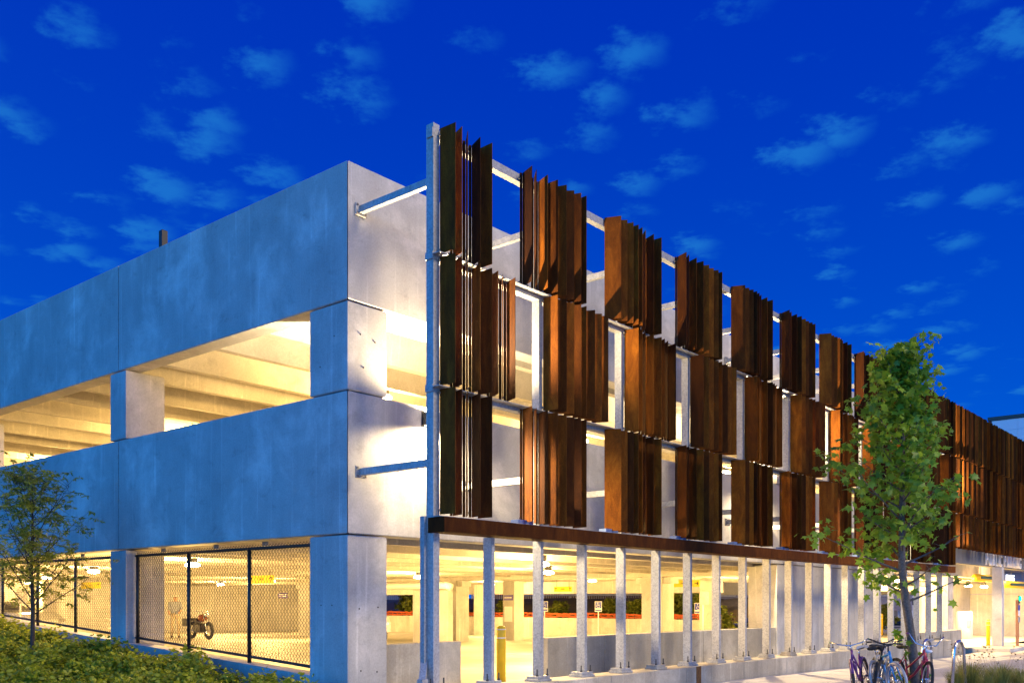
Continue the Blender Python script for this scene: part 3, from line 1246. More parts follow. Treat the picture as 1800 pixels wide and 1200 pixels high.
def bicycle(label, loc, rz, paint, bar='riser', wheel=.33, steer=0, lean=0, grip='rubber', stepthru=False, seatmat='rubber', scale=.9, tyre='rubber', fender=None):
    t = thing('bicycle', label, 'bicycle', loc, rz)
    t.rotation_euler = (R(lean), 0, rz)
    t.scale = (scale,) * 3
    wb = 1.04
    for cx_, nm in ((0, 'rear'), (wb, 'front')):
        w = MB().tube(ring((0, 0, 0), wheel - .025), .027, 8, closed=True).build('wheel', tyre, t, True)
        rim = MB().tube(ring((0, 0, 0), wheel - .058), .011, 6, closed=True).build('rim', 'chrome', w, True)
        sp = MB()
        for k in range(20):
            a = 2 * math.pi * k / 20
            sg = .02 if k % 2 else -.02
            sp.tube([(.015 * math.cos(a + 1), sg, .015 * math.sin(a + 1)), ((wheel - .06) * math.cos(a), 0, (wheel - .06) * math.sin(a))], .0018, 3, cap=False)
        sp.build('spokes', 'chrome', w)
        MB().tube([(0, -.045, 0), (0, .045, 0)], .02, 8).build('hub', 'chrome', w, True)
        w.location = (cx_, 0, wheel)
        if nm == 'front':
            w.rotation_euler = (0, 0, R(steer))
        if fender:
            arc = [((wheel + .02) * math.cos(a), 0, (wheel + .02) * math.sin(a)) for a in [R(q) for q in range(20, 171, 15)]]
            MB().tube(arc, .026, 6).build('mudguard', fender, w, True)
    bb = Vector((.43, 0, .27))
    st = Vector((.27, 0, .74))
    ht = Vector((.86, 0, .80))
    hb = Vector((.90, 0, .66))
    ra = Vector((0, 0, wheel))
    f = MB()
    if stepthru:
        f.tube([bb, bb.lerp(hb, .5) + Vector((-.02, 0, -.06)), hb], .025, 8)
        f.tube([bb.lerp(st, .45), st.lerp(ht, .5) + Vector((0, 0, -.17)), ht], .018, 8)
    else:
        f.tube([bb, hb], .027, 8)
        f.tube([st + Vector((.01, 0, -.03)), ht], .023, 8)
    f.tube([bb, st], .018, 8)
    f.tube([hb, ht + Vector((-.012, 0, .05))], .022, 8)
    for sg in (-1, 1):
        f.tube([bb + Vector((0, sg * .03, 0)), ra + Vector((0, sg * .055, 0))], .011, 6)
        f.tube([st + Vector((0, sg * .02, -.04)), ra + Vector((0, sg * .055, 0))], .009, 6)
    f.build('frame', paint, t, True)
    piv = Vector((.90, 0, .66))
    rot = Matrix.Rotation(R(steer), 3, 'Z')

    def S(v):
        return piv + rot @ (Vector(v) - piv)
    fk = MB()
    for sg in (-1, 1):
        fk.tube([S((.905, sg * .03, .645)), S((.93, sg * .055, .60)), S((wb, sg * .055, wheel))], .013, 6)
    fk.tube([S((.905, -.05, .645)), S((.905, .05, .645))], .016, 6)
    fk.build('fork', paint, t, True)
    h = MB()
    if bar == 'cruiser':
        pts = [(.60, -.34, 1.02), (.74, -.32, 1.02), (.86, -.20, .97), (.88, 0, .93), (.86, .20, .97), (.74, .32, 1.02), (.60, .34, 1.02)]
    elif bar == 'high':
        pts = [(.74, -.33, 1.12), (.84, -.30, 1.12), (.88, -.18, .95), (.87, 0, .92), (.88, .18, .95), (.84, .30, 1.12), (.74, .33, 1.12)]
    else:
        pts = [(.80, -.32, 1.0), (.84, -.18, .99), (.87, -.06, .95), (.87, .06, .95), (.84, .18, .99), (.80, .32, 1.0)]
    h.tube([S(p_) for p_ in pts], .012, 7)
    h.tube([S((.845, 0, .84)), S((.875, 0, .94))], .015, 7)
    hbar = h.build('handlebar', 'chrome' if bar != 'riser' else 'bike_black', t, True)
    for a_, b_ in ((pts[0], pts[1]), (pts[-1], pts[-2])):
        A, B = S(a_), S(b_)
        MB().tube([A, A.lerp(B, .85 if bar != 'riser' else .7)], .017, 7).build('grip', grip, hbar, True)
    sdl = MB()
    sp_ = [(-.16, .085, 0), (-.13, .10, .02), (-.02, .07, .018), (.08, .03, .01), (.14, .015, -.005)]
    vs = []
    for x_, wd, zz in sp_:
        for k in range(8):
            a = 2 * math.pi * k / 8
            vs.append((.235 + x_, wd * math.cos(a), .86 + zz + .028 * math.sin(a)))
    fs = [(i * 8 + k, i * 8 + (k + 1) % 8, (i + 1) * 8 + (k + 1) % 8, (i + 1) * 8 + k) for i in range(4) for k in range(8)]
    fs += [tuple(range(8))[::-1], tuple(32 + k for k in range(8))]
    sdl.add(vs, fs).build('saddle', seatmat, t, True)
    MB().tube([st, (.235, 0, .85)], .013, 6).build('seat_post', 'chrome', t, True)
    ck = MB().tube(ring((.43, -.05, .27), .085, 20), .006, 5, closed=True)
    ck.tube([(.43, -.06, .27), (.43 + .12, -.06, .20)], .009, 5)
    ck.tube([(.43, .06, .27), (.43 - .12, .06, .34)], .009, 5)
    ck.build('crank', 'chrome', t)
    MB().box(.52, -.15, .19, .59, -.065, .21).build('pedal', 'rubber', t)
    MB().box(.28, .065, .33, .35, .15, .35).build('pedal', 'rubber', t)
    return t


VA = math.atan2(-.645, -.764)         # heading towards the camera
bicycle('purple cruiser bicycle with swept handlebar and green grips', (7.40, -4.74, 0), VA - .55, 'bike_purple', 'cruiser', grip='grip_green', steer=14, lean=7, stepthru=True, seatmat='shirt_grey', fender='bike_purple')
bicycle('black bicycle with flat handlebar leaning against the other bicycles', (7.88, -4.62, 0), VA - .25, 'bike_black', 'riser', steer=-20, lean=-8)
bicycle('bright blue bicycle with pale front tyre in the middle of the pile', (7.50, -4.99, 0), VA - .12, 'bike_blue', 'riser', steer=16, lean=9, tyre='sign_back')
bicycle('dark red bicycle with high handlebar and purple grips', (7.86, -5.02, 0), VA + .16, 'bike_red', 'high', steer=-16, lean=-7, stepthru=True, grip='bike_purple')
bicycle('small pink bicycle with white saddle beside the tree trunk', (7.95, -5.50, 0), VA + 2.75, 'bike_pink', 'high', wheel=.26, steer=-20, lean=5, seatmat='white_paint', scale=.82, stepthru=True)

bicycle('grey bicycle with white tyres crossing behind the dark red bicycle', (7.05, -5.05, 0), VA + 2.5, 'car_silver', 'riser', steer=25, lean=-9, tyre='sign_back')


def hoop(label, x, y, rz):
    pts = []
    for i in range(13):
        a = math.pi * i / 12
        pts.append((.19 * math.cos(a), 0, .66 + .19 * math.sin(a) * 1.05))
    pts = [(.27, 0, 0)] + pts + [(-.27, 0, 0)]
    t = thing('bicycle_hoop', label, 'bicycle rack', (x, y, zg(x)), rz)
    MB().tube(pts, .028, 10).build('tube', 'chrome', t, True)
    for sx in (-.27, .27):
        MB().lathe([(.07, 0.002), (.07, .012)], (sx, 0, 0), 14).build('foot_plate', 'chrome', t)


hoop('steel bicycle hoop standing empty beside the ornamental grass', 8.85, -5.82, R(-9))
hoop('steel bicycle hoop behind the tree trunk with bicycles leaning on it', 9.3, -5.15, R(-4))

# ------------------------------------------------------------------ bollards
def bollard(label, x, y, z, h, r=.085, group=None):
    t = thing('bollard', label, 'bollard', (x, y, z), 0, group)
    MB().lathe([(r, 0), (r, h - .06), (r * .9, h - .02), (r * .55, h)], seg=18).build('sleeve', 'yellow_paint', t, True)
    for q in (.78, .93):
        MB().lathe([(r + .002, h * q), (r + .002, h * q + .018)], seg=18).build('band', 'white_paint', t, True)


bollard('thick yellow bollard in the gap between the two low concrete walls', 4.05, .6, .1, 1.02, .085)
bollard('slim yellow bollard on the entrance island beside the pier', 30.9, -1.0, -.13, 1.0, .07)
for i, (x, y) in enumerate(((36.5, 1.9), (39.5, 6.0))):
    bollard(('yellow bollard beside the white ticket cabinet', 'yellow bollard deep inside the entrance lane')[i], x, y, -.14, 1.1, .09)
for x, y in ((19.0, 25.1), (19.8, 24.2), (20.6, 23.3)):
    bollard('yellow bollard in the row guarding the pay machine', x, y, .02, 1.0, .07, 'bollards by the pay machine')

# ------------------------------------------------------------------ signs
def facing(x, y):
    # heading that turns a sign's front (local -Y) towards the street corner where one reads it
    return math.atan2(y + 10.5, x + 8.8) - math.pi / 2


def arrow(m, cx_, cz, s, ang, y=-.016):
    a = R(ang)
    def P(u, v):
        return (cx_ + s * (u * math.cos(a) - v * math.sin(a)), y, cz + s * (u * math.sin(a) + v * math.cos(a)))
    def strip(p, q, w):
        d = Vector((q[0] - p[0], q[1] - p[1])).normalized()
        n_ = Vector((-d.y, d.x)) * w / 2
        m.add([P(p[0] - n_.x, p[1] - n_.y), P(q[0] - n_.x, q[1] - n_.y), P(q[0] + n_.x, q[1] + n_.y), P(p[0] + n_.x, p[1] + n_.y)], [(0, 1, 2, 3)])
    strip((-.5, 0), (.48, 0), .16)
    strip((.5, 0), (.12, .40), .17)
    strip((.5, 0), (.12, -.40), .17)


def yellow_sign(label, x, y, zc, w, h, rz, dirs):
    t = thing('hanging_sign', label, 'sign', (x, y, zc), rz)
    MB().box(-w / 2, -.012, -h / 2, w / 2, .012, h / 2).build('panel', 'yellow_sign', t)
    m = MB()
    arrow(m, -w * .40, 0, h * .62, dirs[0])
    arrow(m, w * .40, 0, h * .62, dirs[1])
    m.build('arrows', 'black_print', t)
    text('lettering', 'PARK', h * .42, 'black_print', t, (0, -.0135, -h * .14), (R(90), 0, 0), .9, .001, 'CENTER')
    for sx in (-.35, .35):
        MB().tube([(sx * w, 0, h / 2), (sx * w, 0, h / 2 + .35)], .008, 5).build('hanger', 'dark_metal', t)


rz0 = R(-90)
yellow_sign('yellow hanging sign with two up arrows inside the fenced corner bay', 8.0, 13.5, 2.22, 1.25, .24, rz0, (90, 90))
yellow_sign('yellow hanging sign with left and right arrows', 20.0, 6.05, 2.18, 1.25, .24, rz0, (180, 0))
yellow_sign('small yellow hanging sign with up arrows above the far low wall', 24.0, 14.3, 2.10, .95, .22, rz0, (90, 90))
yellow_sign('yellow hanging sign seen through the fence behind the slim tree', 8.0, 24.2, 2.16, 1.5, .24, rz0, (90, 90))


def access_sign(label, x, y, z, top):
    t = thing('parking_sign', label, 'sign', (x, y, z), facing(x, y))
    MB().box(-.025, .012, 0, .025, .05, top).build('post', 'white_paint', t)
    MB().box(-.155, -.006, top - .46, .155, .006, top).build('panel', 'white_paint', t)
    MB().box(-.135, -.011, top - .30, .135, -.0065, top - .02).build('blue_field', 'blue_sign', t)
    MB().box(-.135, -.011, top - .42, .135, -.0065, top - .36).build('lower_field', 'blue_sign', t)
    m = MB()
    zc = top - .17
    def dot(cx_, cz, r, n=10):
        m.add([(cx_ + r * math.cos(6.283 * i / n), -.0125, cz + r * math.sin(6.283 * i / n)) for i in range(n)], [tuple(range(n))])
    dot(-.025, zc + .10, .022)
    m.bar((-.025, -.0125, zc + .075), (-.012, -.0125, zc), .002, .024)
    m.bar((-.02, -.0125, zc + .01), (.045, -.0125, zc + .004), .002, .022)
    m.bar((.04, -.0125, zc + .004), (.062, -.0125, zc - .075), .002, .022)
    pts = [(.0 + .07 * math.cos(a), -.0125, zc - .035 + .07 * math.sin(a)) for a in [R(q) for q in range(110, 341, 23)]]
    m.tube(pts, .008, 4)
    m.build('symbol', 'white_paint', t)


access_sign('blue accessible parking sign on a white post in front of the far low wall', 25.6, 13.55, -.05, 1.62)
access_sign('blue accessible parking sign on a white post under the left and right arrow sign', 27.4, 9.6, -.12, 1.62)
access_sign('blue accessible parking sign on a white post half hidden by a screen post', 25.0, 16.1, -.05, 1.62)


def blank_sign(label, x, y, z, top, n=1):
    t = thing('street_sign', label, 'sign', (x, y, z), facing(x, y) + .5)
    MB().tube([(0, 0, 0), (0, 0, top)], .03, 8).build('post', 'white_paint', t, True)
    MB().box(-.15, -.04, top - .52, .15, -.031, top).build('panel', 'sign_back', t)
    MB().box(-.02, .031, top - .50, .28, .04, top - .02).build('panel', 'sign_back', t)


blank_sign('grey metal sign seen from behind below the left arrow', 21.5, 8.05, 0, 2.0)
blank_sign('narrow grey metal sign seen from behind on a pale post', 23.8, 7.4, 0, 1.95)
blank_sign('grey metal sign seen from behind beside the bright street lamp', 26.0, 6.2, 0, 1.95)
blank_sign('grey metal sign seen from behind near the slim tree fence', 5.6, 24.5, 0, 2.0)


def wall_sign(label, x, y, z, w, h, rz, mat, lines):
    t = thing('wall_sign', label, 'sign', (x, y, z), rz)
    MB().box(-w / 2, -.012, -h / 2, w / 2, .012, h / 2).build('panel', mat, t)
    m = MB()
    for k in range(lines):
        zc = h * (.5 - (k + 1) / (lines + 1))
        for q in range(4):
            m.box(-w * .38 + q * w * .2, -.0155, zc - h * .08, -w * .38 + q * w * .2 + w * .14, -.0125, zc + h * .08)
    m.build('lettering', 'white_paint', t)


wall_sign('small purple sign above a white notice on a column', 18.3, 26.5, 1.85, .42, .26, facing(18, 26), 'purple_sign', 2)
wall_sign('purple sign above the pay machine', 19.3, 23.9, 1.98, .62, .30, facing(19, 24), 'purple_sign', 1)
wall_sign('purple sign on a column behind a screen post', 20.58, 14.5, 1.72, .5, .22, R(-90), 'purple_sign', 1)
wall_sign('white notice below the purple sign on a column', 20.58, 14.5, 1.05, .4, .62, R(-90), 'white_paint', 1)

# pay machine with lit screen
pm = thing('pay_machine', 'grey pay machine with glowing blue screen near yellow bollards', 'pay machine', (19.9, 23.0, .02), facing(20, 23))
MB().box(-.28, -.2, 0, .28, .2, 1.55, .03).build('cabinet', 'car_silver', pm)
MB().box(-.14, -.206, 1.02, .14, -.2015, 1.38).build('screen', 'screen_glow', pm)
MB().box(-.18, -.22, .72, .18, -.2015, .90).build('slot_panel', 'dark_metal', pm)
# white ticket cabinet in the entrance lane
kc = thing('ticket_cabinet', 'white cylindrical ticket cabinet in the entrance lane', 'cabinet', (37.6, 1.6, -.14))
MB().lathe([(.34, 0), (.34, 1.2), (.30, 1.26)], seg=20).build('body', 'white_paint', kc, True)
MB().box(-.36, -.32, .55, -.12, -.2, .85, .02).build('hatch', 'concrete_pale', kc)
# white box on a low plinth inside, by the parked white car
ub = thing('utility_box', 'white utility box mounted on a pale wall behind the low barrier', 'cabinet', (15.5, 13.9, .05), R(-90))
MB().box(-.9, 0, 0, .9, .25, 1.95, .01).build('wall', 'concrete_pale', ub)
MB().box(-.35, -.10, .55, .25, -.002, 1.15, .01).build('door', 'white_paint', ub)
MB().box(-.03, -.106, .66, .02, -.1005, 1.04).build('vent', 'dark_metal', ub)

# dark loudspeaker like boxes / hoppers hanging from the deck
def hang_box(label, x, y, z):
    t = thing('hanging_unit', label, 'fixture', (x, y, z), rz0)
    MB().box(-.15, -.15, 0, .15, .15, .32, .02).build('housing', 'dark_metal', t)
    MB().box(-.03, -.03, .32, .03, .03, .5).build('bracket', 'dark_metal', t)


# ------------------------------------------------------------------ entrance
ps = thing('lettering_sign', 'grey metal PUBLIC PARKING letters standing on the entrance beam', 'sign', (29.4, -1.22, 2.90))
xx_ = 0.0
for chh in 'PUBLIC PARKING':
    wd = {'I': .22, ' ': .24}.get(chh, .45)
    if chh != ' ':
        text('letter', chh, .64, 'white_paint', ps, (xx_, -.06, .02), (R(90), 0, 0), .78, .03)
    xx_ += wd
ns = thing('shop_sign', 'dark sign panel with white glowing INES letters beside the pier', 'sign', (35.5, -.42, 2.36))
MB().box(0, 0, 0, 6.0, .1, .50).build('panel', 'car_blue', ns)
text('letters', 'INES', .36, 'letter_glow', ns, (.7, -.02, .12), (R(90), 0, 0), 2.1, .015)


def clearance(label, x0, x1, y, z):
    t = thing('clearance_bar', label, 'clearance bar', (x0, y, z))
    L = x1 - x0
    MB().tube([(0, 0, 0), (L, 0, 0)], .15, 14).build('tube', 'yellow_paint', t, True)
    MB().box(.2, -.156, -.045, L - .05, -.146, .06).build('stripe', 'black_print', t)
    MB().box(.3, -.162, -.02, L - .1, -.157, .025).build('green_stripe', 'grip_green', t)
    for f_ in (.25, .75):
        MB().tube([(L * f_, 0, .14), (L * f_, 0, .55)], .01, 5).build('chain', 'dark_metal', t)


clearance('yellow clearance bar hanging before the beige wall left of the pier', 31.3, 34.4, -.45, 2.50)
clearance('yellow clearance bar hanging below the glowing white letters', 34.7, 38.7, -.75, 2.28)

tl = thing('lane_signal', 'slim lane signal post with green light and stacked notices beside the pier', 'signal', (31.2, -1.95, -.13))
MB().box(-.05, -.05, 0, .05, .05, 1.75).build('post', 'house_brick', tl)
MB().box(-.11, -.075, 1.62, .11, -.052, 1.92).build('signal_head', 'dark_metal', tl)
MB().lathe([(.085, 0), (.085, .05)], (0, 0, 0), 14).build('green_lens', 'green_glow', tl).matrix_local = Matrix.Translation((0, -.076, 1.80)) @ Matrix.Rotation(R(90), 4, 'X')
for k, (z, m_) in enumerate(((1.35, 'blue_sign'), (1.15, 'white_paint'), (.90, 'sign_back'))):
    MB().box(-.14, -.065, z, .14, -.053, z + .2).build('notice', m_, tl)
wp = thing('white_poster', 'blank white poster on the wall right of the entrance pier', 'poster', (38.3, 2.96, .95))
MB().box(0, 0, 0, 1.6, .03, 1.1).build('sheet', 'white_paint', wp)
MB().box(-.04, .01, -.04, 1.64, .038, -.002).build('rail', 'sign_back', wp)


# ------------------------------------------------------------------ cars
def car(label, loc, rz, paint, scale=1.0, suv=True):
    t = thing('parked_car', label, 'car', loc, rz)
    t.scale = (scale,) * 3
    h = 1.70 if suv else 1.45
    side = [(-2.2, .45), (-2.25, .85), (-2.1, 1.02), (-.95, 1.08) if False else (2.15, .92), (2.3, .75), (2.3, .42)]
    low = [(-2.25, .40), (-2.28, .95), (-2.15, 1.06), (1.0, 1.08), (1.95, .98), (2.25, .80), (2.28, .42)]
    arch = []
    prof = [(-2.25, .40), (-1.78, .38)]
    for cx_ in (-1.38, 1.38):
        for a in range(180, -1, -30):
            prof.append((cx_ + .40 * math.cos(R(a)), .36 + .40 * math.sin(R(a))))
        prof.append((cx_ + .42, .32))
    prof += [(2.25, .42), (2.28, .78), (1.95, .99), (1.0, 1.08), (-2.15, 1.06), (-2.28, .95)]
    m = MB()
    n = len(prof)
    for sy in (-1, 1):
        pass
    vs = [(x, y, z) for y in (-.92, .92) for x, z in prof]
    fs = [tuple(range(n)), tuple(range(2 * n - 1, n - 1, -1))] + [(i, n + i, n + (i + 1) % n, (i + 1) % n) for i in range(n)]
    m.add(vs, fs)
    body = m.build('body', paint, t)
    bv = body.modifiers.new('b', 'BEVEL')
    bv.width = .05
    bv.segments = 2
    bv.limit_method = 'ANGLE'
    cb = MB()
    top = [(-2.12, 1.062), (-1.85, h - .05), (-1.6, h), (.05, h), (.35, h - .05), (1.05, 1.082)]
    k = len(top)
    vs = [(x, s_ * (.86 if z < 1.2 else .70), z) for s_ in (-1, 1) for x, z in top]
    fs = [tuple(range(k)), tuple(range(2 * k - 1, k - 1, -1))] + [(i, k + i, k + i + 1, i + 1) for i in range(k - 1)]
    cb.add(vs, fs)
    cb.build('cabin', paint, t)
    for sy in (-1, 1):
        for x0, x1, u0, u1 in ((-1.85, -1.25, -1.72, -1.25), (-1.17, -.30, -1.17, -.30), (-.22, .82, -.22, .30)):
            def yy2(z):
                return sy * (.86 + (.70 - .86) * (z - 1.08) / (h - 1.13) + .008)
            zl, zu = 1.14, h - .12
            MB().add([(x0, yy2(zl), zl), (x1, yy2(zl), zl), (u1, yy2(zu), zu), (u0, yy2(zu), zu)], [(0, 1, 2, 3)]).build('side_window', 'car_glass', t)
        MB().box(-2.26, sy * .70 - .1, .80, -2.295, sy * .70 + .1, 1.0).build('tail_lamp', 'red_lamp', t)
        MB().box(2.20, sy * .68 - .16, .68, 2.285, sy * .68 + .16, .80).build('headlight', 'chrome', t)
    MB().add([(.44, -.66, h - .1), (.44, .66, h - .1), (.98, .78, 1.13), (.98, -.78, 1.13)], [(0, 1, 2, 3)]).build('windscreen', 'car_glass', t).location = (.012, 0, .012)
    for cx_ in (-1.38, 1.38):
        for sy in (-1, 1):
            w = MB().lathe([(.22, -.11), (.33, -.11), (.345, -.07), (.345, .07), (.33, .11), (.22, .11)], seg=20).build('wheel', 'rubber', t, True)
            w.location = (cx_, sy * .82, .345)
            w.rotation_euler = (R(90), 0, 0)
            MB().lathe([(.215, -.09), (.215, .09)], seg=20).build('rim', 'dark_metal', w)
            sp = MB()
            for q in range(5):
                a = q * 1.2566
                for sz in (-.1, .1):
                    sp.bar((.03 * math.cos(a), .03 * math.sin(a), sz), (.21 * math.cos(a), .21 * math.sin(a), sz), .012, .055)
            sp.build('spokes', 'chrome', w)
    return t


car('white parked car whose front wheel shows beside the corner column', (15.0, 17.5, .05), R(-118), 'car_white', .95)
car('silver parked estate car beyond the entrance lane behind the low wall', (55.0, 9.5, .15), R(-20), 'car_silver', 1.05)
car('dark blue parked car behind the silver estate car', (60.5, 14.6, .15), R(-20), 'car_blue', 1.05, False)
car('white parked car seen through the fence behind the slim tree', (6.0, 27.6, .1), R(-60), 'car_white', 1.0, False)

# ------------------------------------------------------------------ motorcycle and person deep inside
mo = thing('motorcycle', 'black motorcycle with orange tank parked behind the chain link fence', 'motorcycle', (11.55, 22.6, .1), R(-95))
for cx_ in (-.68, .72):
    w = MB().tube(ring((0, 0, 0), .28, 22), .065, 8, closed=True).build('wheel', 'rubber', mo, True)
    w.location = (cx_, 0, .34)
    rm = MB().tube(ring((0, 0, 0), .21, 22), .016, 6, closed=True)
    for k in range(6):
        a = k * math.pi / 3
        rm.tube([(0, 0, 0), (.2 * math.cos(a), 0, .2 * math.sin(a))], .012, 4)
    rm.build('rim', 'chrome', w)
MB().prism([(-.30, -.16), (.30, -.16), (.30, .16), (-.30, .16)], .26, .62, .05).build('engine', 'moto_black', mo)
MB().sphere((.18, 0, .82), .2, 12, 8, (1.5, .75, .75)).build('tank', 'moto_orange', mo, True)
MB().prism([(-.75, -.13), (-.02, -.15), (-.02, .15), (-.75, .13)], .70, .82, .04).build('seat', 'moto_black', mo)
MB().box(-.95, -.28, .50, -.45, -.16, .80, .03).build('saddlebag', 'moto_black', mo)
MB().box(-.95, .16, .50, -.45, .28, .80, .03).build('saddlebag', 'moto_black', mo)
fk = MB()
for sg in (-1, 1):
    fk.tube([(.72, sg * .09, .34), (.42, sg * .09, 1.02)], .026, 6)
fk.tube([(.36, -.38, 1.08), (.42, -.15, 1.06), (.42, .15, 1.06), (.36, .38, 1.08)], .016, 6)
fk.build('fork', 'chrome', mo, True)
MB().sphere((.56, 0, .93), .09, 10, 6).build('headlight', 'chrome', mo, True)

pe = thing('person', 'person in grey shirt and khaki trousers standing beside the motorcycle', 'person', (11.55, 24.4, .1), R(-125))
V = [(0, 0, .95), (0, 0, 1.15), (.01, 0, 1.36), (.02, 0, 1.47), (.04, 0, 1.56), (.05, 0, 1.66),
     (.0, .19, 1.40), (.10, .23, 1.15), (.30, .18, 1.02), (.40, .15, 1.0),
     (.0, -.19, 1.40), (.08, -.25, 1.14), (.27, -.22, .98), (.37, -.20, .96),
     (0, .10, .88), (.03, .12, .50), (-.02, .13, .08), (.13, .14, .03),
     (0, -.10, .88), (.06, -.12, .50), (.04, -.13, .08), (.19, -.14, .03)]
Ed = [(0, 1), (1, 2), (2, 3), (3, 4), (4, 5), (2, 6), (6, 7), (7, 8), (8, 9), (2, 10), (10, 11), (11, 12), (12, 13), (0, 14), (14, 15), (15, 16), (16, 17), (0, 18), (18, 19), (19, 20), (20, 21)]
Rr = [.155, .14, .16, .06, .085, .09, .075, .052, .042, .038, .075, .052, .042, .038, .095, .07, .05, .045, .095, .07, .05, .045]
me = bpy.data.meshes.new('body')
me.from_pydata(V, Ed, [])
for mm in ('skin', 'shirt_grey', 'trousers_khaki', 'shoe', 'hair'):
    me.materials.append(MATS[mm])
bo = link('body', me, pe)
md = bo.modifiers.new('skin', 'SKIN')
sk = me.skin_vertices[0].data
for i, r_ in enumerate(Rr):
    sk[i].radius = (r_, r_ * (1.15 if i in (0, 1, 2) else 1))
    sk[i].use_root = (i == 0)
bo.modifiers.new('sub', 'SUBSURF').levels = 2
bo.modifiers['sub'].render_levels = 2
bpy.context.view_layer.update()
dg = bpy.context.evaluated_depsgraph_get()
me2 = bpy.data.meshes.new_from_object(bo.evaluated_get(dg))
bo.modifiers.clear()
bo.data = me2
me2.materials.clear()
for mm in ('skin', 'shirt_grey', 'trousers_khaki', 'shoe', 'hair'):
    me2.materials.append(MATS[mm])
for p_ in me2.polygons:
    c = p_.center
    p_.use_smooth = True
    if c.z < .10:
        p_.material_index = 3
    elif c.z < .98 and c.x < .24:
        p_.material_index = 2
    elif c.z < 1.46 and not (c.x > .18):
        p_.material_index = 1
    elif c.z > 1.64 or (c.z > 1.52 and c.x < .0):
        p_.material_index = 4
    else:
        p_.material_index = 0

# ------------------------------------------------------------------ what lies beyond the garage
bank = MB()
N1 = 24
vs = []
for j in range(N1 + 1):
    for i in range(9):
        x = 26.9 + i * 2.6
        y = 9.0 + 32 * j / N1
        vs.append((x, y, .45 + 1.25 * min(1, i / 4) + random.uniform(-.12, .12)))
fs = [(j * 9 + i, j * 9 + i + 1, (j + 1) * 9 + i + 1, (j + 1) * 9 + i) for j in range(N1) for i in range(8)]
struct(bank.add(vs, fs).build('earth_bank', 'soil'))
# orange safety netting along the foot of the bank
def netting(label, pts, h):
    t = thing('safety_netting', label, 'netting', (pts[0][0], pts[0][1], 0))
    m = MB()
    rn = random.Random(4)
    for (a, b) in zip(pts[:-1], pts[1:]):
        L = (Vector(b) - Vector(a)).length
        n = int(L / .35)
        for i in range(n):
            p_ = Vector(a).lerp(Vector(b), i / n)
            q_ = Vector(a).lerp(Vector(b), (i + 1) / n)
            for k in range(6):
                z = a[2] + h * k / 5 + rn.uniform(-.02, .02)
                m.bar((p_.x - pts[0][0], p_.y - pts[0][1], z), (q_.x - pts[0][0], q_.y - pts[0][1], z + rn.uniform(-.03, .03)), .02, .085)
            m.bar((p_.x - pts[0][0], p_.y - pts[0][1], a[2]), (p_.x - pts[0][0] + .01, p_.y - pts[0][1], a[2] + h), .02, .06)
    m.build('net', 'orange_net', t)
    for a in pts:
        MB().tube([(a[0] - pts[0][0], a[1] - pts[0][1], -.1), (a[0] - pts[0][0], a[1] - pts[0][1], a[2] + h)], .02, 6).build('stake', 'dark_metal', t)


netting('orange plastic safety netting along the foot of the planted bank', [(26.85, 34, .4), (26.8, 26, .4), (26.85, 19, .4), (26.9, 12.5, .4), (27.0, 8.3, .4)], .58)
netting('orange plastic safety netting behind the entrance lane planting', [(30.2, 8.4, .2), (37, 8.5, .2), (44, 8.6, .2)], .62)

BM = shrub_meshes(3, 1500, .16, 'leaf_back', 1.35, 1.0, OVAL, 140)
rr = random.Random(17)
bs = [(28.3, 27.6, 1.2), (28.6, 25.8, 1.0), (28.0, 17.6, .75), (28.6, 15.0, .8), (28.2, 13.3, 1.0), (28.4, 11.0, 1.3), (28.8, 9.6, 1.2), (29.5, 22.5, .7), (30.5, 19.5, .7),
      (33.5, 9.6, .9), (36.5, 9.8, 1.0), (39.0, 9.4, .9), (41.8, 9.7, 1.1), (45.5, 8.0, 1.2), (48.0, 6.2, 1.1), (27.9, 20.4, .5), (31.0, 31.0, 1.3), (31.5, 12.5, 1.1)]
for x, y, s in bs:
    st, fo = rr.choice(BM)
    z = .5 if x < 28.4 else (.8 if y > 10 else .0)
    t = thing('bush', 'bushy yellow green shrub on the bank beyond the far low wall' if x < 32 else 'bushy shrub growing behind the entrance lane netting', 'bush', (x, y, z), rr.uniform(0, 6), 'bushes beyond the far low wall' if x < 32 else 'bushes behind the entrance lane')
    t.scale = (s, s, s)
    link('stems', st, t)
    link('foliage', fo, t)

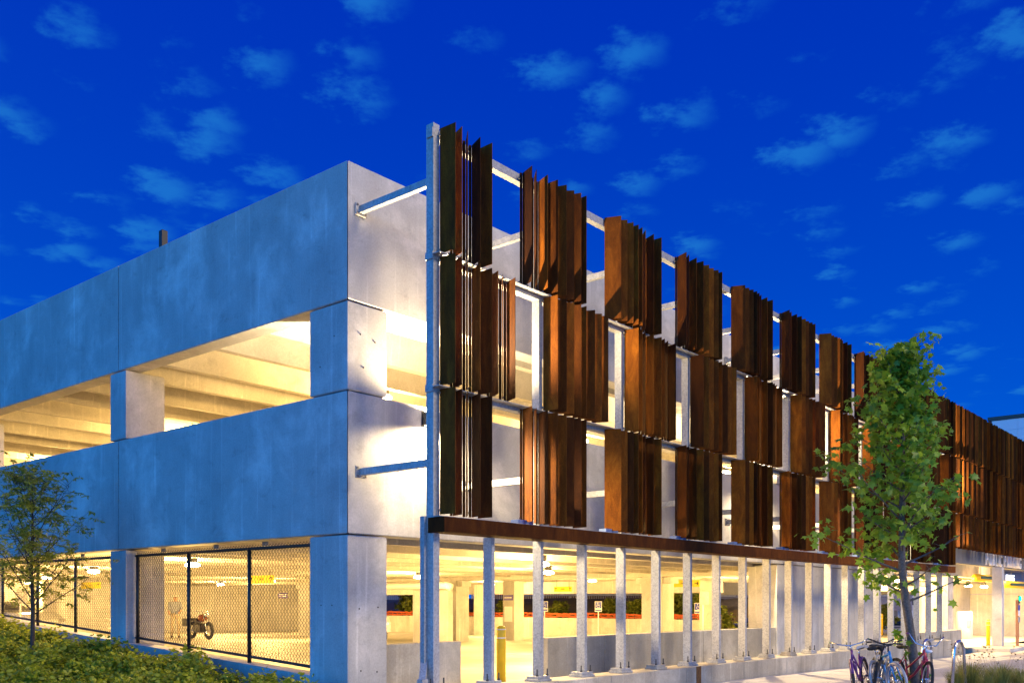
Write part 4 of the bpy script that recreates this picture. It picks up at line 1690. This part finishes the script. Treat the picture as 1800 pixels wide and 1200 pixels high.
# dwellings across the street
def house(label, loc, rz, w, d, h, wallmat, porch):
    t = thing('house', label, 'house', loc, rz)
    MB().box(-w / 2, 0, 0, w / 2, d, h).build('wall', wallmat, t)
    rf = MB().add([(-w / 2 - .4, -.5, h), (w / 2 + .4, -.5, h), (w / 2 + .4, d + .5, h), (-w / 2 - .4, d + .5, h), (-w / 2 - .4, d / 2, h + 2.6), (w / 2 + .4, d / 2, h + 2.6)],
                  [(0, 1, 5, 4), (2, 3, 4, 5), (0, 4, 3), (1, 2, 5), (3, 2, 1, 0)]).build('roof', 'asphalt', t)
    n = int(w / 3)
    for i in range(n):
        x = -w / 2 + (i + .5) * w / n
        f = MB().box(x - .6, -.06, .9, x + .6, -.003, 2.5).build('window', 'house_trim', t)
        MB().box(x - .5, -.075, 1.0, x + .5, -.061, 1.68).build('pane', 'window_dark', f)
        MB().box(x - .5, -.075, 1.74, x + .5, -.061, 2.4).build('pane', 'window_dark', f)
    if porch:
        pr = MB().box(-w / 2, -2.0, -.1, w / 2, -.08, .12)
        pr.box(-w / 2, -2.0, 2.5, w / 2, -.08, 2.7)
        pr.build('porch_deck', 'house_trim', t)
        for i in range(n + 1):
            x = -w / 2 + i * w / n
            MB().box(x - .07, -1.95, .121, x + .07, -1.81, 2.499).build('porch_post', 'house_trim', t)
        rl = MB()
        rl.box(-w / 2, -1.9, .9, w / 2, -1.85, .97)
        x = -w / 2
        while x < w / 2:
            rl.box(x, -1.89, .121, x + .04, -1.86, .9)
            x += .16
        rl.build('porch_rail', 'house_trim', t)


house('brown house with white porch railing above the planted bank', (46, 30, 1.5), R(-60), 14, 8, 5, 'house_brick', True)
house('grey house behind the planted bank next to the porch house', (50, 14.5, 1.0), R(-65), 13, 8, 5, 'house_wall', False)
house('dim grey house across the street beyond the parked cars', (72, 22, .3), R(-70), 22, 9, 6, 'house_brick', False)
house('long grey house far behind the fenced deck', (34, 52, 1.5), R(-30), 24, 8, 5, 'house_wall', True)

# lit street lamps beyond
def street_lamp(label, x, y, zb, h, e):
    t = thing('street_lamp', label, 'street lamp', (x, y, zb))
    MB().tube([(0, 0, 0), (0, 0, h)], [.05, .035], 8).build('pole', 'dark_metal', t, True)
    MB().sphere((0, 0, h + .12), .13, 12, 8).build('globe', 'white_lamp_glow', t, True)
    MB().lathe([(.06, h - .02), (.09, h + .03)], seg=10).build('collar', 'dark_metal', t)
    ld = bpy.data.lights.new('street_light', 'POINT')
    ld.energy = e
    ld.color = (1, .93, .8)
    ld.shadow_soft_size = .15
    lo = bpy.data.objects.new('street_light', ld)
    col.objects.link(lo)
    lo.parent = t
    lo.location = (0, -.0, h + .42)


street_lamp('bright globe lamp shining behind the bushes next to a metal sign', 36.5, 10.35, .0, 1.25, 300)
street_lamp('bright globe lamp shining beside the concrete pier beyond the bushes', 44.0, 12.6, .0, 1.45, 300)

# building far behind the entrance
fb = thing('panel_building', 'tall pale panelled building rising behind the far end of the screen', 'building', (75, -60, 0))
MB().box(.2, 0, -1, 30, 69.2, 16.2).build('core', 'facade_pink', fb)
MB().box(-.1, -.2, 16.22, 30, 69.6, 16.5).build('roof_edge', 'dark_metal', fb)
for r_ in range(7):
    for c_ in range(12):
        y1 = 69.3 - c_ * 1.9
        z1 = 16.18 - r_ * .85
        MB().box(0, y1 - 1.885, z1 - .835, .19, y1, z1).build('panel', 'facade_pink', fb)
